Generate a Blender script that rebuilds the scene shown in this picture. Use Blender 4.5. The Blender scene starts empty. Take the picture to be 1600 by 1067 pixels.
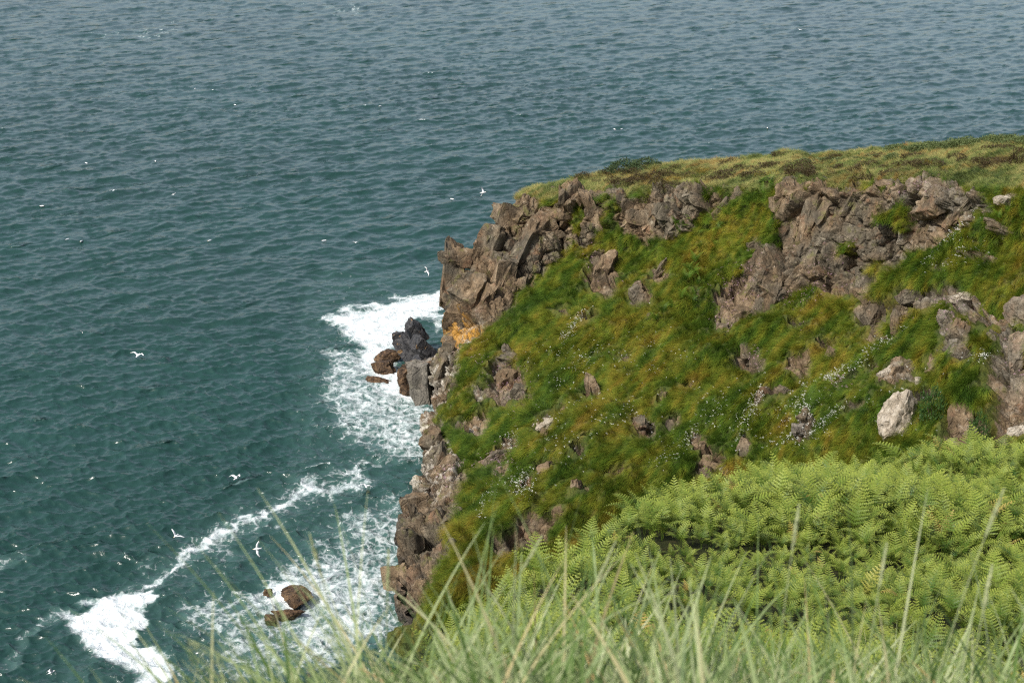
import bpy, bmesh, math, random
import numpy as np
from mathutils import Vector, Matrix, Euler
from mathutils.bvhtree import BVHTree

random.seed(7)
RNG = np.random.default_rng(7)
C = bpy.context.scene.collection
SC = bpy.context.scene

# ---------------------------------------------------------------- camera, sky, sun, exposure
CAM = np.array([0.0, 0.0, 60.0])
PITCH = math.radians(22.0)
FPX = 1600 * 50.0 / 36.0
cam_d = bpy.data.cameras.new('camera')
cam_d.lens = 50.0
cam_d.sensor_width = 36.0
cam_d.clip_start = 0.05
cam_d.clip_end = 60000
cam_d.dof.use_dof = True
cam_d.dof.focus_distance = 75.0
cam_d.dof.aperture_fstop = 4.5
cam = bpy.data.objects.new('camera', cam_d)
C.objects.link(cam)
cam.location = CAM
cam.rotation_euler = (math.radians(90) - PITCH, 0, 0)
SC.camera = cam

SUN_DIR = Vector((-0.58, -0.46, 0.84)).normalized()
world = bpy.data.worlds.new('World')
SC.world = world
world.use_nodes = True
wn = world.node_tree
wn.nodes.clear()
w_out = wn.nodes.new('ShaderNodeOutputWorld')
w_bg = wn.nodes.new('ShaderNodeBackground')
w_sky = wn.nodes.new('ShaderNodeTexSky')
w_sky.sky_type = 'NISHITA'
w_sky.sun_disc = False
w_sky.sun_elevation = math.asin(SUN_DIR.z)
w_sky.sun_rotation = math.atan2(SUN_DIR.x, SUN_DIR.y)
w_sky.air_density = 1.0
w_sky.dust_density = 3.0
w_sat = wn.nodes.new('ShaderNodeHueSaturation')
w_sat.inputs['Saturation'].default_value = 0.72
w_bg.inputs['Strength'].default_value = 0.13
wn.links.new(w_sky.outputs[0], w_sat.inputs['Color'])
wn.links.new(w_sat.outputs[0], w_bg.inputs['Color'])
wn.links.new(w_bg.outputs[0], w_out.inputs['Surface'])

sun_d = bpy.data.lights.new('sun', 'SUN')
sun_d.energy = 3.1
sun_d.angle = math.radians(3.0)
sun_d.color = (1.0, 0.965, 0.905)
sun = bpy.data.objects.new('sun', sun_d)
C.objects.link(sun)
sun.rotation_euler = SUN_DIR.to_track_quat('Z', 'Y').to_euler()

SC.view_settings.view_transform = 'Standard'
SC.view_settings.look = 'None'
SC.view_settings.gamma = 1.0
SC.view_settings.use_curve_mapping = False
SC.view_settings.exposure = 0.74
SC.render.film_transparent = False
SC.cycles.use_denoising = False
SC.cycles.sample_clamp_direct = 4.0
SC.cycles.sample_clamp_indirect = 3.0
SC.cycles.filter_width = 1.25
SC.cycles.max_bounces = 6
SC.cycles.transmission_bounces = 3
SC.cycles.caustics_reflective = False
SC.cycles.caustics_refractive = False

# ---------------------------------------------------------------- geometry helpers
FW = np.array([0, math.cos(PITCH), -math.sin(PITCH)])
UP = np.array([0, math.sin(PITCH), math.cos(PITCH)])


def ray(px, py):
    d = FW + np.array([1.0, 0, 0]) * ((px - 800) / FPX) + UP * ((533.5 - py) / FPX)
    return d


def at_y(px, py, Y):
    d = ray(px, py)
    return CAM + d * (Y / d[1])


def at_z(px, py, z):
    d = ray(px, py)
    return CAM + d * ((z - 60.0) / d[2])


def project(P):
    q = P - CAM
    dep = q @ FW
    return 800 + q[..., 0] / dep * FPX, 533.5 - (q @ UP) / dep * FPX, dep


def hsh(ix, iy, iz, seed):
    with np.errstate(over='ignore'):
        h = (ix.astype(np.int64) * 73856093) ^ (iy.astype(np.int64) * 19349663) ^ (iz.astype(np.int64) * 83492791) ^ (seed * 2654435)
        h = h.astype(np.uint64) & np.uint64(0xffffffff)
        h = ((h ^ (h >> np.uint64(16))) * np.uint64(0x45d9f3b)) & np.uint64(0xffffffff)
        h = ((h ^ (h >> np.uint64(16))) * np.uint64(0x45d9f3b)) & np.uint64(0xffffffff)
        h = h ^ (h >> np.uint64(16))
    return h.astype(np.float64) / 4294967295.0


def vnoise(P, seed=0):
    """value noise, -1..1"""
    i = np.floor(P).astype(np.int64)
    f = P - i
    f = f * f * f * (f * (f * 6 - 15) + 10)
    r = 0
    for dx in (0, 1):
        wx = f[:, 0] if dx else 1 - f[:, 0]
        for dy in (0, 1):
            wy = f[:, 1] if dy else 1 - f[:, 1]
            for dz in (0, 1):
                wz = f[:, 2] if dz else 1 - f[:, 2]
                r = r + wx * wy * wz * hsh(i[:, 0] + dx, i[:, 1] + dy, i[:, 2] + dz, seed)
    return r * 2 - 1


def fbm(P, octs=4, seed=0, gain=0.5):
    a, s, r = 1.0, 1.0, 0
    for o in range(octs):
        r = r + a * vnoise(P * s + o * 17.3, seed + o)
        a *= gain
        s *= 2.03
    return r


def cells(P, seed=0):
    """nearest jittered cell: distance, second distance, offset vector from the cell centre, three randoms"""
    i = np.floor(P).astype(np.int64)
    n = len(P)
    best = np.full(n, 9e9)
    sec = np.full(n, 9e9)
    off = np.zeros((n, 3))
    cid = np.zeros((n, 3), np.int64)
    for dx in (-1, 0, 1):
        for dy in (-1, 0, 1):
            for dz in (-1, 0, 1):
                c = i + np.array([dx, dy, dz])
                ctr = c + 0.1 + 0.8 * np.stack([hsh(c[:, 0], c[:, 1], c[:, 2], seed + k) for k in (1, 2, 3)], 1)
                v = P - ctr
                d = np.einsum('ij,ij->i', v, v)
                m = d < best
                sec = np.where(m, best, np.minimum(sec, d))
                best = np.where(m, d, best)
                off[m] = v[m]
                cid[m] = c[m]
    rnd = np.stack([hsh(cid[:, 0], cid[:, 1], cid[:, 2], seed + k) for k in (11, 12, 13, 14)], 1)
    return np.sqrt(best), np.sqrt(sec), off, rnd


def poly_sd(px, py, poly):
    """signed distance to a polygon, negative inside"""
    poly = np.array(poly, float)
    d = np.full(px.shape, 1e9)
    ins = np.zeros(px.shape, bool)
    n = len(poly)
    for k in range(n):
        a, b = poly[k], poly[(k + 1) % n]
        e = b - a
        t = np.clip(((px - a[0]) * e[0] + (py - a[1]) * e[1]) / (e @ e + 1e-9), 0, 1)
        d = np.minimum(d, (px - a[0] - t * e[0]) ** 2 + (py - a[1] - t * e[1]) ** 2)
        if a[1] != b[1]:
            c = ((a[1] > py) != (b[1] > py)) & (px < (b[0] - a[0]) * (py - a[1]) / (b[1] - a[1]) + a[0])
            ins ^= c
    d = np.sqrt(d)
    return np.where(ins, -d, d)


def line_d(px, py, pts):
    pts = np.array(pts, float)
    d = np.full(px.shape, 1e9)
    w = np.zeros(px.shape)
    for k in range(len(pts) - 1):
        a, b = pts[k], pts[k + 1]
        e = b[:2] - a[:2]
        t = np.clip(((px - a[0]) * e[0] + (py - a[1]) * e[1]) / (e @ e), 0, 1)
        q = np.hypot(px - a[0] - t * e[0], py - a[1] - t * e[1])
        m = q < d
        d = np.where(m, q, d)
        w = np.where(m, a[2] + t * (b[2] - a[2]), w)
    return d, w


def sstep(a, b, x):
    t = np.clip((x - a) / (b - a), 0, 1)
    return t * t * (3 - 2 * t)


def link(o, parent=None):
    C.objects.link(o)
    if parent is not None:
        o.parent = parent
    return o


def tag(o, label=None, cat=None, group=None, kind=None):
    if label:
        o['label'] = label
    if cat:
        o['category'] = cat
    if group:
        o['group'] = group
    if kind:
        o['kind'] = kind
    return o


def np_mesh(name, V, F, mats=(), smooth=True):
    me = bpy.data.meshes.new(name)
    V = np.ascontiguousarray(V, np.float32)
    F = np.ascontiguousarray(F, np.int32)
    k = F.shape[1]
    me.vertices.add(len(V))
    me.vertices.foreach_set('co', V.ravel())
    me.loops.add(F.size)
    me.loops.foreach_set('vertex_index', F.ravel())
    me.polygons.add(len(F))
    me.polygons.foreach_set('loop_start', np.arange(0, F.size, k, dtype=np.int32))
    me.polygons.foreach_set('loop_total', np.full(len(F), k, np.int32))
    me.polygons.foreach_set('use_smooth', np.full(len(F), smooth))
    me.update(calc_edges=True)
    for m in mats:
        me.materials.append(m)
    return me


def add_attr(me, name, arr):
    a = me.attributes.new(name, 'FLOAT', 'POINT')
    a.data.foreach_set('value', np.ascontiguousarray(arr, np.float32))


def grid_faces(nr, nc):
    i = np.arange(nr * nc).reshape(nr, nc)
    return np.stack([i[:-1, :-1], i[1:, :-1], i[1:, 1:], i[:-1, 1:]], -1).reshape(-1, 4)


def grid_normals(P):
    du = np.gradient(P, axis=1)
    dv = np.gradient(P, axis=0)
    n = np.cross(dv, du)
    n /= np.linalg.norm(n, axis=-1, keepdims=True) + 1e-12
    return n


# ---------------------------------------------------------------- material helpers
class NT:
    def __init__(self, name):
        self.m = bpy.data.materials.new(name)
        self.m.use_nodes = True
        self.t = self.m.node_tree
        self.t.nodes.clear()
        self.out = self.t.nodes.new('ShaderNodeOutputMaterial')
        self.geo = self.t.nodes.new('ShaderNodeNewGeometry')
        self.pos = self.geo.outputs['Position']

    def n(self, typ, props=None, **ins):
        nd = self.t.nodes.new(typ)
        for k, v in (props or {}).items():
            setattr(nd, k, v)
        for k, v in ins.items():
            key = int(k[1:]) if k[0] == '_' else k.replace('_', ' ')
            s = nd.inputs[key]
            if isinstance(v, bpy.types.NodeSocket):
                self.t.links.new(v, s)
            else:
                s.default_value = v
        return nd

    def mp(self, scale=(1, 1, 1), rot=(0, 0, 0), vec=None):
        return self.n('ShaderNodeMapping', Vector=vec or self.pos, Scale=scale, Rotation=rot).outputs[0]

    def noise(self, scale, detail=4, rough=0.55, vec=None, dist=0.0):
        return self.n('ShaderNodeTexNoise', Vector=vec or self.pos, Scale=scale, Detail=detail, Roughness=rough, Distortion=dist).outputs[0]

    def vor(self, scale, feature='F1', vec=None, out='Distance', rnd=1.0):
        return self.n('ShaderNodeTexVoronoi', {'feature': feature}, Vector=vec or self.pos, Scale=scale, Randomness=rnd).outputs[out]

    def ramp(self, fac, stops, interp='LINEAR'):
        r = self.n('ShaderNodeValToRGB', Fac=fac)
        cr = r.color_ramp
        cr.interpolation = interp
        while len(cr.elements) < len(stops):
            cr.elements.new(0.5)
        for e, (p, c) in zip(cr.elements, stops):
            e.position = p
            if not isinstance(c, tuple):
                c = (c, c, c)
            e.color = (*c[:3], 1)
        return r.outputs[0]

    def mix(self, fac, a, b, mode='MIX'):
        nd = self.t.nodes.new('ShaderNodeMix')
        nd.data_type = 'RGBA'
        nd.blend_type = mode
        for s, v in ((nd.inputs[0], fac), (nd.inputs[6], a), (nd.inputs[7], b)):
            if isinstance(v, bpy.types.NodeSocket):
                self.t.links.new(v, s)
            elif isinstance(v, tuple):
                s.default_value = (*v[:3], 1)
            else:
                s.default_value = v
        return nd.outputs[2]

    def math(self, op, a, b=0.0, c=None, clamp=False):
        nd = self.t.nodes.new('ShaderNodeMath')
        nd.operation = op
        nd.use_clamp = clamp
        for s, v in zip(nd.inputs, (a, b, c)):
            if v is None:
                continue
            if isinstance(v, bpy.types.NodeSocket):
                self.t.links.new(v, s)
            else:
                s.default_value = v
        return nd.outputs[0]

    def attr(self, name):
        return self.n('ShaderNodeAttribute', {'attribute_name': name}).outputs['Fac']

    def bump(self, h, strength, dist, normal=None):
        nd = self.n('ShaderNodeBump', Height=h, Strength=strength, Distance=dist)
        if normal is not None:
            self.t.links.new(normal, nd.inputs['Normal'])
        return nd.outputs[0]

    def bsdf(self, col, rough=0.8, normal=None, spec=0.3, **kw):
        nd = self.n('ShaderNodeBsdfPrincipled', Base_Color=col if isinstance(col, bpy.types.NodeSocket) else (*col, 1), Roughness=rough)
        nd.inputs['Specular IOR Level'].default_value = spec
        if normal is not None:
            self.t.links.new(normal, nd.inputs['Normal'])
        return nd

    def end(self, sock):
        self.t.links.new(sock, self.out.inputs['Surface'])
        return self.m


def rock_color(b, pale=0.0):
    """brown, pink and grey jointed rock with lichen; near the sea it is black and wet"""
    patch = b.noise(0.22, 3, 0.6)
    fine = b.noise(2.3, 8, 0.72)
    stretch = b.noise(0.9, 6, 0.65, vec=b.mp((1, 1, 0.35), (0.2, 0.45, 0)))
    c1 = b.ramp(stretch, [(0.28, (0.055, 0.040, 0.024)), (0.45, (0.120, 0.083, 0.047)), (0.58, (0.190, 0.134, 0.080)), (0.75, (0.31, 0.235, 0.150))])
    c2 = b.ramp(stretch, [(0.28, (0.045, 0.040, 0.030)), (0.5, (0.098, 0.082, 0.056)), (0.75, (0.21, 0.18, 0.13))])
    col = b.mix(b.ramp(patch, [(0.42, 0.0), (0.6, 1.0)]), c1, c2)
    rust = b.ramp(b.noise(0.55, 5, 0.6, vec=b.mp((1, 1, 1), (0.7, 0.1, 0.4))), [(0.56, 0.0), (0.68, 0.6)])
    col = b.mix(rust, col, (0.20, 0.108, 0.060))
    col = b.mix(b.ramp(fine, [(0.3, 0.65), (0.55, 0.0)]), col, (0.028, 0.02, 0.013))
    lich = b.ramp(b.noise(1.7, 6, 0.75, vec=b.mp((1, 1, 1), (0.1, 0.9, 0.3))), [(0.60, 0.0), (0.68, 0.7)])
    col = b.mix(lich, col, (0.33, 0.285, 0.21))
    moss = b.ramp(b.noise(0.8, 5, 0.65, vec=b.mp((1.1, 1, 1), (0.3, 0.2, 0.9))), [(0.57, 0.0), (0.66, 0.55)])
    col = b.mix(moss, col, (0.10, 0.10, 0.025))
    if pale:
        col = b.mix(pale, col, b.ramp(fine, [(0.3, (0.12, 0.095, 0.065)), (0.48, (0.32, 0.275, 0.21)), (0.68, (0.52, 0.47, 0.39))]))
    return col, fine


def rock_bump(b, fine):
    v = b.vor(1.4, 'DISTANCE_TO_EDGE', vec=b.mp((1, 1, 0.45), (0.2, 0.45, 0)))
    crack = b.ramp(v, [(0.0, 0.0), (0.06, 1.0)])
    n = b.bump(crack, 0.55, 0.12)
    return b.bump(fine, 0.9, 0.22, n)


def make_rock(name, pale=0.0, kind=''):
    b = NT(name)
    col, fine = rock_color(b, pale)
    rough = 0.85
    if kind == 'black':
        col = b.mix(b.ramp(fine, [(0.4, 0.0), (0.75, 0.8)]), (0.018, 0.018, 0.02), (0.10, 0.095, 0.09))
        z = b.n('ShaderNodeSeparateXYZ', Vector=b.pos).outputs[2]
        orange = b.ramp(b.noise(0.8, 4, 0.6), [(0.60, 0.0), (0.66, 1.0)])
        col = b.mix(b.math('MULTIPLY', orange, 0.6), col, (0.30, 0.17, 0.055))
        rough = 0.5
    if kind == 'brown':
        col = b.ramp(fine, [(0.34, (0.014, 0.009, 0.006)), (0.5, (0.062, 0.036, 0.018)), (0.68, (0.18, 0.11, 0.055))])
        rough = 0.6
    if kind == 'grey':
        col = b.mix(0.75, col, b.ramp(fine, [(0.3, (0.05, 0.048, 0.042)), (0.5, (0.14, 0.13, 0.11)), (0.72, (0.26, 0.24, 0.2))]))
    return b.end(b.bsdf(col, rough, rock_bump(b, fine), 0.25).outputs[0])


def lichen_zone(b, col):
    return col


def make_headland_mat():
    b = NT('cliff_and_turf')
    col, fine = rock_color(b)
    rk = b.attr('rock')
    wet = b.attr('wet')
    orange = b.attr('orange')
    col = b.mix(b.math('MULTIPLY', orange, b.ramp(b.noise(0.9, 5, 0.6), [(0.42, 0.0), (0.5, 1.0)])), col, (0.36, 0.19, 0.035))
    col = b.mix(b.math('MULTIPLY', wet, 0.85), col, b.mix(b.ramp(fine, [(0.45, 0.0), (0.7, 1.0)]), (0.02, 0.02, 0.019), (0.12, 0.11, 0.1)))
    gut = b.attr('guano')
    col = b.mix(b.math('MULTIPLY', gut, b.ramp(b.noise(1.1, 6, 0.7), [(0.48, 0.0), (0.6, 0.9)])), col, (0.42, 0.385, 0.32))
    g = grass_tone(b)
    turf = b.mix(0.72, g, (0.032, 0.028, 0.011))
    rough_edge = b.math('ADD', rk, b.math('MULTIPLY', b.math('SUBTRACT', fine, 0.5), 0.7))
    m = b.ramp(rough_edge, [(0.4, 0.0), (0.55, 1.0)])
    full = b.mix(m, turf, col)
    return b.end(b.bsdf(full, 0.88, rock_bump(b, fine), 0.2).outputs[0])


def grass_tone(b, plateau=False):
    a = b.noise(0.13, 4, 0.55)
    turned = b.mp(rot=(0, 0, -0.88))
    s = b.noise(1.0, 4, 0.6, vec=b.mp((0.13, 1.15, 0.5), vec=turned))
    f = b.math('ADD', b.math('MULTIPLY', a, 0.42), b.math('MULTIPLY', s, 0.66))
    if plateau:
        return b.ramp(f, [(0.40, (0.06, 0.090, 0.020)), (0.50, (0.16, 0.185, 0.045)), (0.57, (0.29, 0.265, 0.09)), (0.65, (0.27, 0.17, 0.045)), (0.74, (0.10, 0.06, 0.022))])
    return b.ramp(f, [(0.38, (0.040, 0.088, 0.011)), (0.49, (0.090, 0.150, 0.014)), (0.57, (0.180, 0.205, 0.020)), (0.66, (0.275, 0.22, 0.028)), (0.76, (0.235, 0.14, 0.028))])


def foliage(name, colfn, trans=0.35, rough=0.6):
    b = NT(name)
    info = b.n('ShaderNodeObjectInfo')
    col = colfn(b, info)
    d = b.bsdf(col, rough, spec=0.25)
    t = b.n('ShaderNodeBsdfTranslucent', Color=col)
    mx = b.n('ShaderNodeMixShader', Fac=trans)
    b.t.links.new(d.outputs[0], mx.inputs[1])
    b.t.links.new(t.outputs[0], mx.inputs[2])
    return b.end(mx.outputs[0])


def vary(b, info, col, lo=0.7, hi=1.35):
    r = b.math('MULTIPLY_ADD', info.outputs['Random'], hi - lo, lo)
    return b.mix(1.0, col, b.n('ShaderNodeCombineColor', Red=r, Green=r, Blue=r).outputs[0], 'MULTIPLY')


def fern_col(b, info):
    tip = b.attr('tip')
    rnd = info.outputs['Random']
    base = b.mix(rnd, (0.036, 0.085, 0.010), (0.150, 0.205, 0.026))
    col = b.mix(b.ramp(tip, [(0.42, 0.0), (1.0, 0.85)]), base, (0.33, 0.35, 0.06))
    col = b.mix(b.ramp(rnd, [(0.985, 0.0), (0.99, 0.7)]), col, (0.40, 0.24, 0.08))
    return b.mix(1.0, col, info.outputs['Color'], 'MULTIPLY')


MAT_HEAD = make_headland_mat()
MAT_ROCK = make_rock('cliff_rock')
MAT_PALE = make_rock('pale_rock', 0.75)
MAT_LICHEN = make_rock('lichen_rock', 0.2)
MAT_BLACK = make_rock('black_sea_rock', 0, 'black')
MAT_BROWN = make_rock('brown_sea_rock', 0, 'brown')
MAT_GREY = make_rock('grey_rock', 0, 'grey')
MAT_GRASS = foliage('slope_grass', lambda b, i: vary(b, i, grass_tone(b), 0.75, 1.4), 0.35, 0.55)
MAT_PLAT = foliage('plateau_grass', lambda b, i: vary(b, i, grass_tone(b, True), 0.75, 1.35), 0.3, 0.6)
MAT_FERN = foliage('fern_leaf', fern_col, 0.2, 0.5)


# ---------------------------------------------------------------- the sea
def ocean_tile(N, L, wind_ang, peak, spread, hs, seed, kmax_l):
    r = np.random.default_rng(seed)
    k1 = np.fft.fftfreq(N, L / N) * 2 * np.pi
    kx, ky = np.meshgrid(k1, k1)
    k = np.hypot(kx, ky)
    k[0, 0] = 1e-6
    kp = 2 * np.pi / peak
    S = np.exp(-1.25 * (kp / k) ** 2) / k ** 3.55
    cosd = (kx * math.cos(wind_ang) + ky * math.sin(wind_ang)) / k
    D = np.where(cosd > 0, np.abs(cosd) ** spread, 0.0) + 0.06
    S = S * D * np.exp(-(k / (2 * np.pi / kmax_l)) ** 2)
    S[0, 0] = 0
    a = (r.normal(size=(N, N)) + 1j * r.normal(size=(N, N))) * np.sqrt(S)
    h = np.fft.ifft2(a).real
    sc = hs / 4 / h.std()
    dx = np.fft.ifft2(-1j * kx / k * a).real * sc
    dy = np.fft.ifft2(-1j * ky / k * a).real * sc
    return h * sc, dx, dy


def sample(T, x, y, L):
    N = T.shape[0]
    u = (x / L % 1.0) * N
    v = (y / L % 1.0) * N
    i, j = np.floor(u).astype(int), np.floor(v).astype(int)
    f, g = u - i, v - j
    i %= N
    j %= N
    i2, j2 = (i + 1) % N, (j + 1) % N
    return (T[j, i] * (1 - f) * (1 - g) + T[j, i2] * f * (1 - g) + T[j2, i] * (1 - f) * g + T[j2, i2] * f * g)


def build_sea():
    NR, NC = 980, 800
    # rows are spaced so that far rows are coarser
    ang = np.linspace(math.radians(38.5), math.radians(7.4), NR)
    Y = 60.0 / np.tan(ang)
    U = np.linspace(-0.60, 0.52, NC)
    X = Y[:, None] * U[None, :]
    Yg = np.repeat(Y[:, None], NC, 1)
    x, y = X.ravel(), Yg.ravel()
    wind = math.radians(-60)
    A = ocean_tile(1024, 173.0, wind, 9.0, 6.0, 0.46, 3, 0.45)
    B = ocean_tile(512, 61.0, wind - 0.45, 2.1, 2.5, 0.24, 5, 0.3)
    ca, sa = math.cos(0.33), math.sin(0.33)
    xr, yr = x * ca - y * sa, x * sa + y * ca
    step = np.repeat(np.gradient(Y)[:, None], NC, 1).ravel()
    gust = np.clip(0.75 / step, 0.15, 1.0) * (0.75 + 0.35 * fbm(np.stack([x * 0.014, y * 0.010, x * 0], 1), 3, 40))
    h = sample(A[0], x, y, 173.0) + sample(B[0], xr, yr, 61.0) * gust
    lam = 1.0
    dx = sample(A[1], x, y, 173.0) + (sample(B[1], xr, yr, 61.0) * ca + sample(B[2], xr, yr, 61.0) * sa) * gust
    dy = sample(A[2], x, y, 173.0) + (-sample(B[1], xr, yr, 61.0) * sa + sample(B[2], xr, yr, 61.0) * ca) * gust
    P = np.stack([x - lam * dx, y - lam * dy, h], 1)
    px, py, _ = project(np.stack([x, y, 0 * x], 1))
    wob = fbm(np.stack([x * 0.16, y * 0.16, 0 * x], 1), 4, 60)
    wob2 = fbm(np.stack([x * 0.16, y * 0.16, 0 * x + 9], 1), 4, 70)
    wob3 = fbm(np.stack([x * 0.6, y * 0.6, 0 * x + 3], 1), 4, 80)
    qx, qy = px + wob * 20 + wob3 * 11, py + wob2 * 13 + wob3 * 7
    foam = np.zeros(len(x))

    def add_poly(poly, d, soft):
        nonlocal foam
        s = poly_sd(qx, qy, poly)
        foam = np.maximum(foam, d * sstep(soft, -soft * 0.6, s))

    def add_line(pts, width, d):
        nonlocal foam
        q, w = line_d(qx, qy, pts)
        foam = np.maximum(foam, d * w * np.exp(-(q / width) ** 2))

    add_poly([(515, 497), (550, 480), (620, 470), (700, 464), (705, 488), (650, 505), (612, 540), (590, 560), (565, 540), (528, 516)], 0.82, 22)
    add_poly([(560, 540), (612, 530), (640, 600), (655, 625), (620, 622), (580, 600), (556, 570)], 0.76, 22)
    add_poly([(500, 545), (560, 540), (640, 600), (690, 640), (690, 720), (600, 720), (540, 690), (520, 640), (500, 590)], 0.53, 40)
    add_line([(680, 690, .55), (600, 715, .6), (550, 735, .85), (480, 770, 1), (400, 805, 1), (330, 850, 1), (280, 885, 1), (235, 915, 1)], 11, 0.66)
    add_line([(560, 728, .7), (470, 775, .9), (300, 872, .9), (210, 920, .8)], 40, 0.48)
    add_poly([(85, 968), (150, 952), (195, 936), (245, 928), (256, 955), (215, 982), (205, 1002), (218, 1030), (262, 1062), (225, 1075), (165, 1030), (140, 1008), (105, 985)], 0.86, 18)
    add_poly([(360, 930), (440, 885), (540, 870), (600, 880), (600, 1000), (480, 1020), (390, 980)], 0.56, 30)
    add_poly([(388, 925), (425, 905), (445, 915), (440, 960), (400, 950)], 0.85, 16)
    add_poly([(300, 960), (470, 870), (540, 800), (640, 760), (640, 1000), (480, 1060), (330, 1050)], 0.47, 40)
    add_line([(20, 1040, .6), (60, 985, .8), (90, 968, .9)], 16, 0.55)
    add_line([(0, 885, .8), (40, 872, .6)], 14, 0.55)
    add_line([(260, 1067, .9), (400, 1000, .5)], 30, 0.45)
    add_line([(130, 62, .8), (250, 45, 1), (330, 30, .7)], 3.5, 0.50)
    add_line([(470, 20, .6), (560, 13, 1), (610, 5, .8)], 3.0, 0.50)
    add_line([(0, 80, .6), (150, 57, .8)], 3.0, 0.42)
    foam = np.maximum(foam, 0.27 * sstep(150, 20, poly_sd(px, py, [(520, 470), (700, 470), (640, 960), (120, 1067), (300, 880), (500, 760)])))
    # whitecaps on the few sharpest crests
    hb = sample(B[0], xr, yr, 61.0) * gust
    crest = hb + 0.6 * sample(A[0], x, y, 173.0) + 0.05 * fbm(np.stack([x * .05, y * .05, 0 * x], 1), 2, 90)
    thr = np.quantile(crest, 0.9985)
    foam = np.maximum(foam, 0.78 * sstep(thr * 0.96, thr * 1.10, crest))
    F = grid_faces(NR, NC)
    b = NT('sea_water')
    fo = b.attr('foam')
    warp = b.noise(0.35, 4, 0.6)
    v3 = b.n('ShaderNodeVectorMath', {'operation': 'ADD'}, _0=b.pos, _1=b.n('ShaderNodeVectorMath', {'operation': 'SCALE'}, _0=b.n('ShaderNodeTexNoise', Vector=b.pos, Scale=0.5, Detail=4.0).outputs['Color'], Scale=2.2).outputs[0]).outputs[0]
    lace = b.vor(0.62, 'DISTANCE_TO_EDGE', vec=v3)
    lace2 = b.vor(1.7, 'DISTANCE_TO_EDGE', vec=v3)
    web = b.math('ADD', b.ramp(lace, [(0.0, 0.5), (0.16, 0.22), (0.6, 0.0)]), b.ramp(lace2, [(0.0, 0.32), (0.2, 0.08), (0.6, 0.0)]))
    nz = b.noise(1.4, 7, 0.7)
    pat = b.math('ADD', web, b.math('MULTIPLY', b.math('SUBTRACT', nz, 0.5), 1.15))
    val = b.math('ADD', b.math('MULTIPLY', fo, 1.55), b.math('MULTIPLY_ADD', pat, 0.75, -0.98))
    mask = b.ramp(val, [(0.0, 0.0), (0.25, 0.45), (0.65, 1.0)])
    mask = b.math('MULTIPLY', mask, b.ramp(fo, [(0.05, 0.0), (0.3, 1.0)]))
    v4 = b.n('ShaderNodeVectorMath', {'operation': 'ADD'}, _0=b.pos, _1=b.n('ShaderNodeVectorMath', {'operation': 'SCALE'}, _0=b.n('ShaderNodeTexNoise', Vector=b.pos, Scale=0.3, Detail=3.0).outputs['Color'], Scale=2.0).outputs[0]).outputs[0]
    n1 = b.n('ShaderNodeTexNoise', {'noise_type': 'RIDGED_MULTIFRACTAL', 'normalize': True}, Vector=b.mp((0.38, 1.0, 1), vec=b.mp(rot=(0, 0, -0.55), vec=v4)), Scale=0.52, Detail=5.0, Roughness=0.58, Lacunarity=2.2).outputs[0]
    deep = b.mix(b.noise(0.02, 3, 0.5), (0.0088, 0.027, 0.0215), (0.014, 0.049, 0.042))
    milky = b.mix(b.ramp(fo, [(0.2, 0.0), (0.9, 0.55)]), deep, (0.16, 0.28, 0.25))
    painted_sheen = b.math('MULTIPLY', b.ramp(n1, [(0.55, 0.0), (0.8, 0.95)]), b.ramp(b.noise(0.25, 3, 0.6), [(0.4, 0.2), (0.65, 1.0)]))
    milky = b.mix(painted_sheen, milky, (0.09, 0.145, 0.140))  # sky sheen along the ripple crests, painted into the water colour
    white = b.mix(b.ramp(b.noise(1.1, 7, 0.75), [(0.35, 0.0), (0.62, 1.0)]), (0.40, 0.46, 0.46), (0.74, 0.76, 0.76))
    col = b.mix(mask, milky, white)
    n2 = b.noise(5.0, 4, 0.6)
    nn = b.bump(b.math('POWER', n1, 2.2), 1.0, 1.0)
    nn = b.bump(n2, 0.4, 0.05, nn)
    nn = b.bump(b.math('MULTIPLY', mask, b.noise(3.0, 5, 0.7)), 0.6, 0.35, nn)
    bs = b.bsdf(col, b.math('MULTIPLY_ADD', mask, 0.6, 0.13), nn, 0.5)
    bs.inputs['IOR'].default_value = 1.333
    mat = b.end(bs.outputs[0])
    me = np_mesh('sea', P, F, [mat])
    add_attr(me, 'foam', foam)
    sea = tag(link(bpy.data.objects.new('sea', me)), kind='structure')
    # the calm sheet that carries the water on to the horizon, below the troughs
    big = 30000.0
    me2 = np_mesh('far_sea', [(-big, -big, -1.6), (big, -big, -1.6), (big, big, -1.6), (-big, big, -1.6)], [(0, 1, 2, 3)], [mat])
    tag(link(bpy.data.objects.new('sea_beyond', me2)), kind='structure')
    return sea


build_sea()

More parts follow.
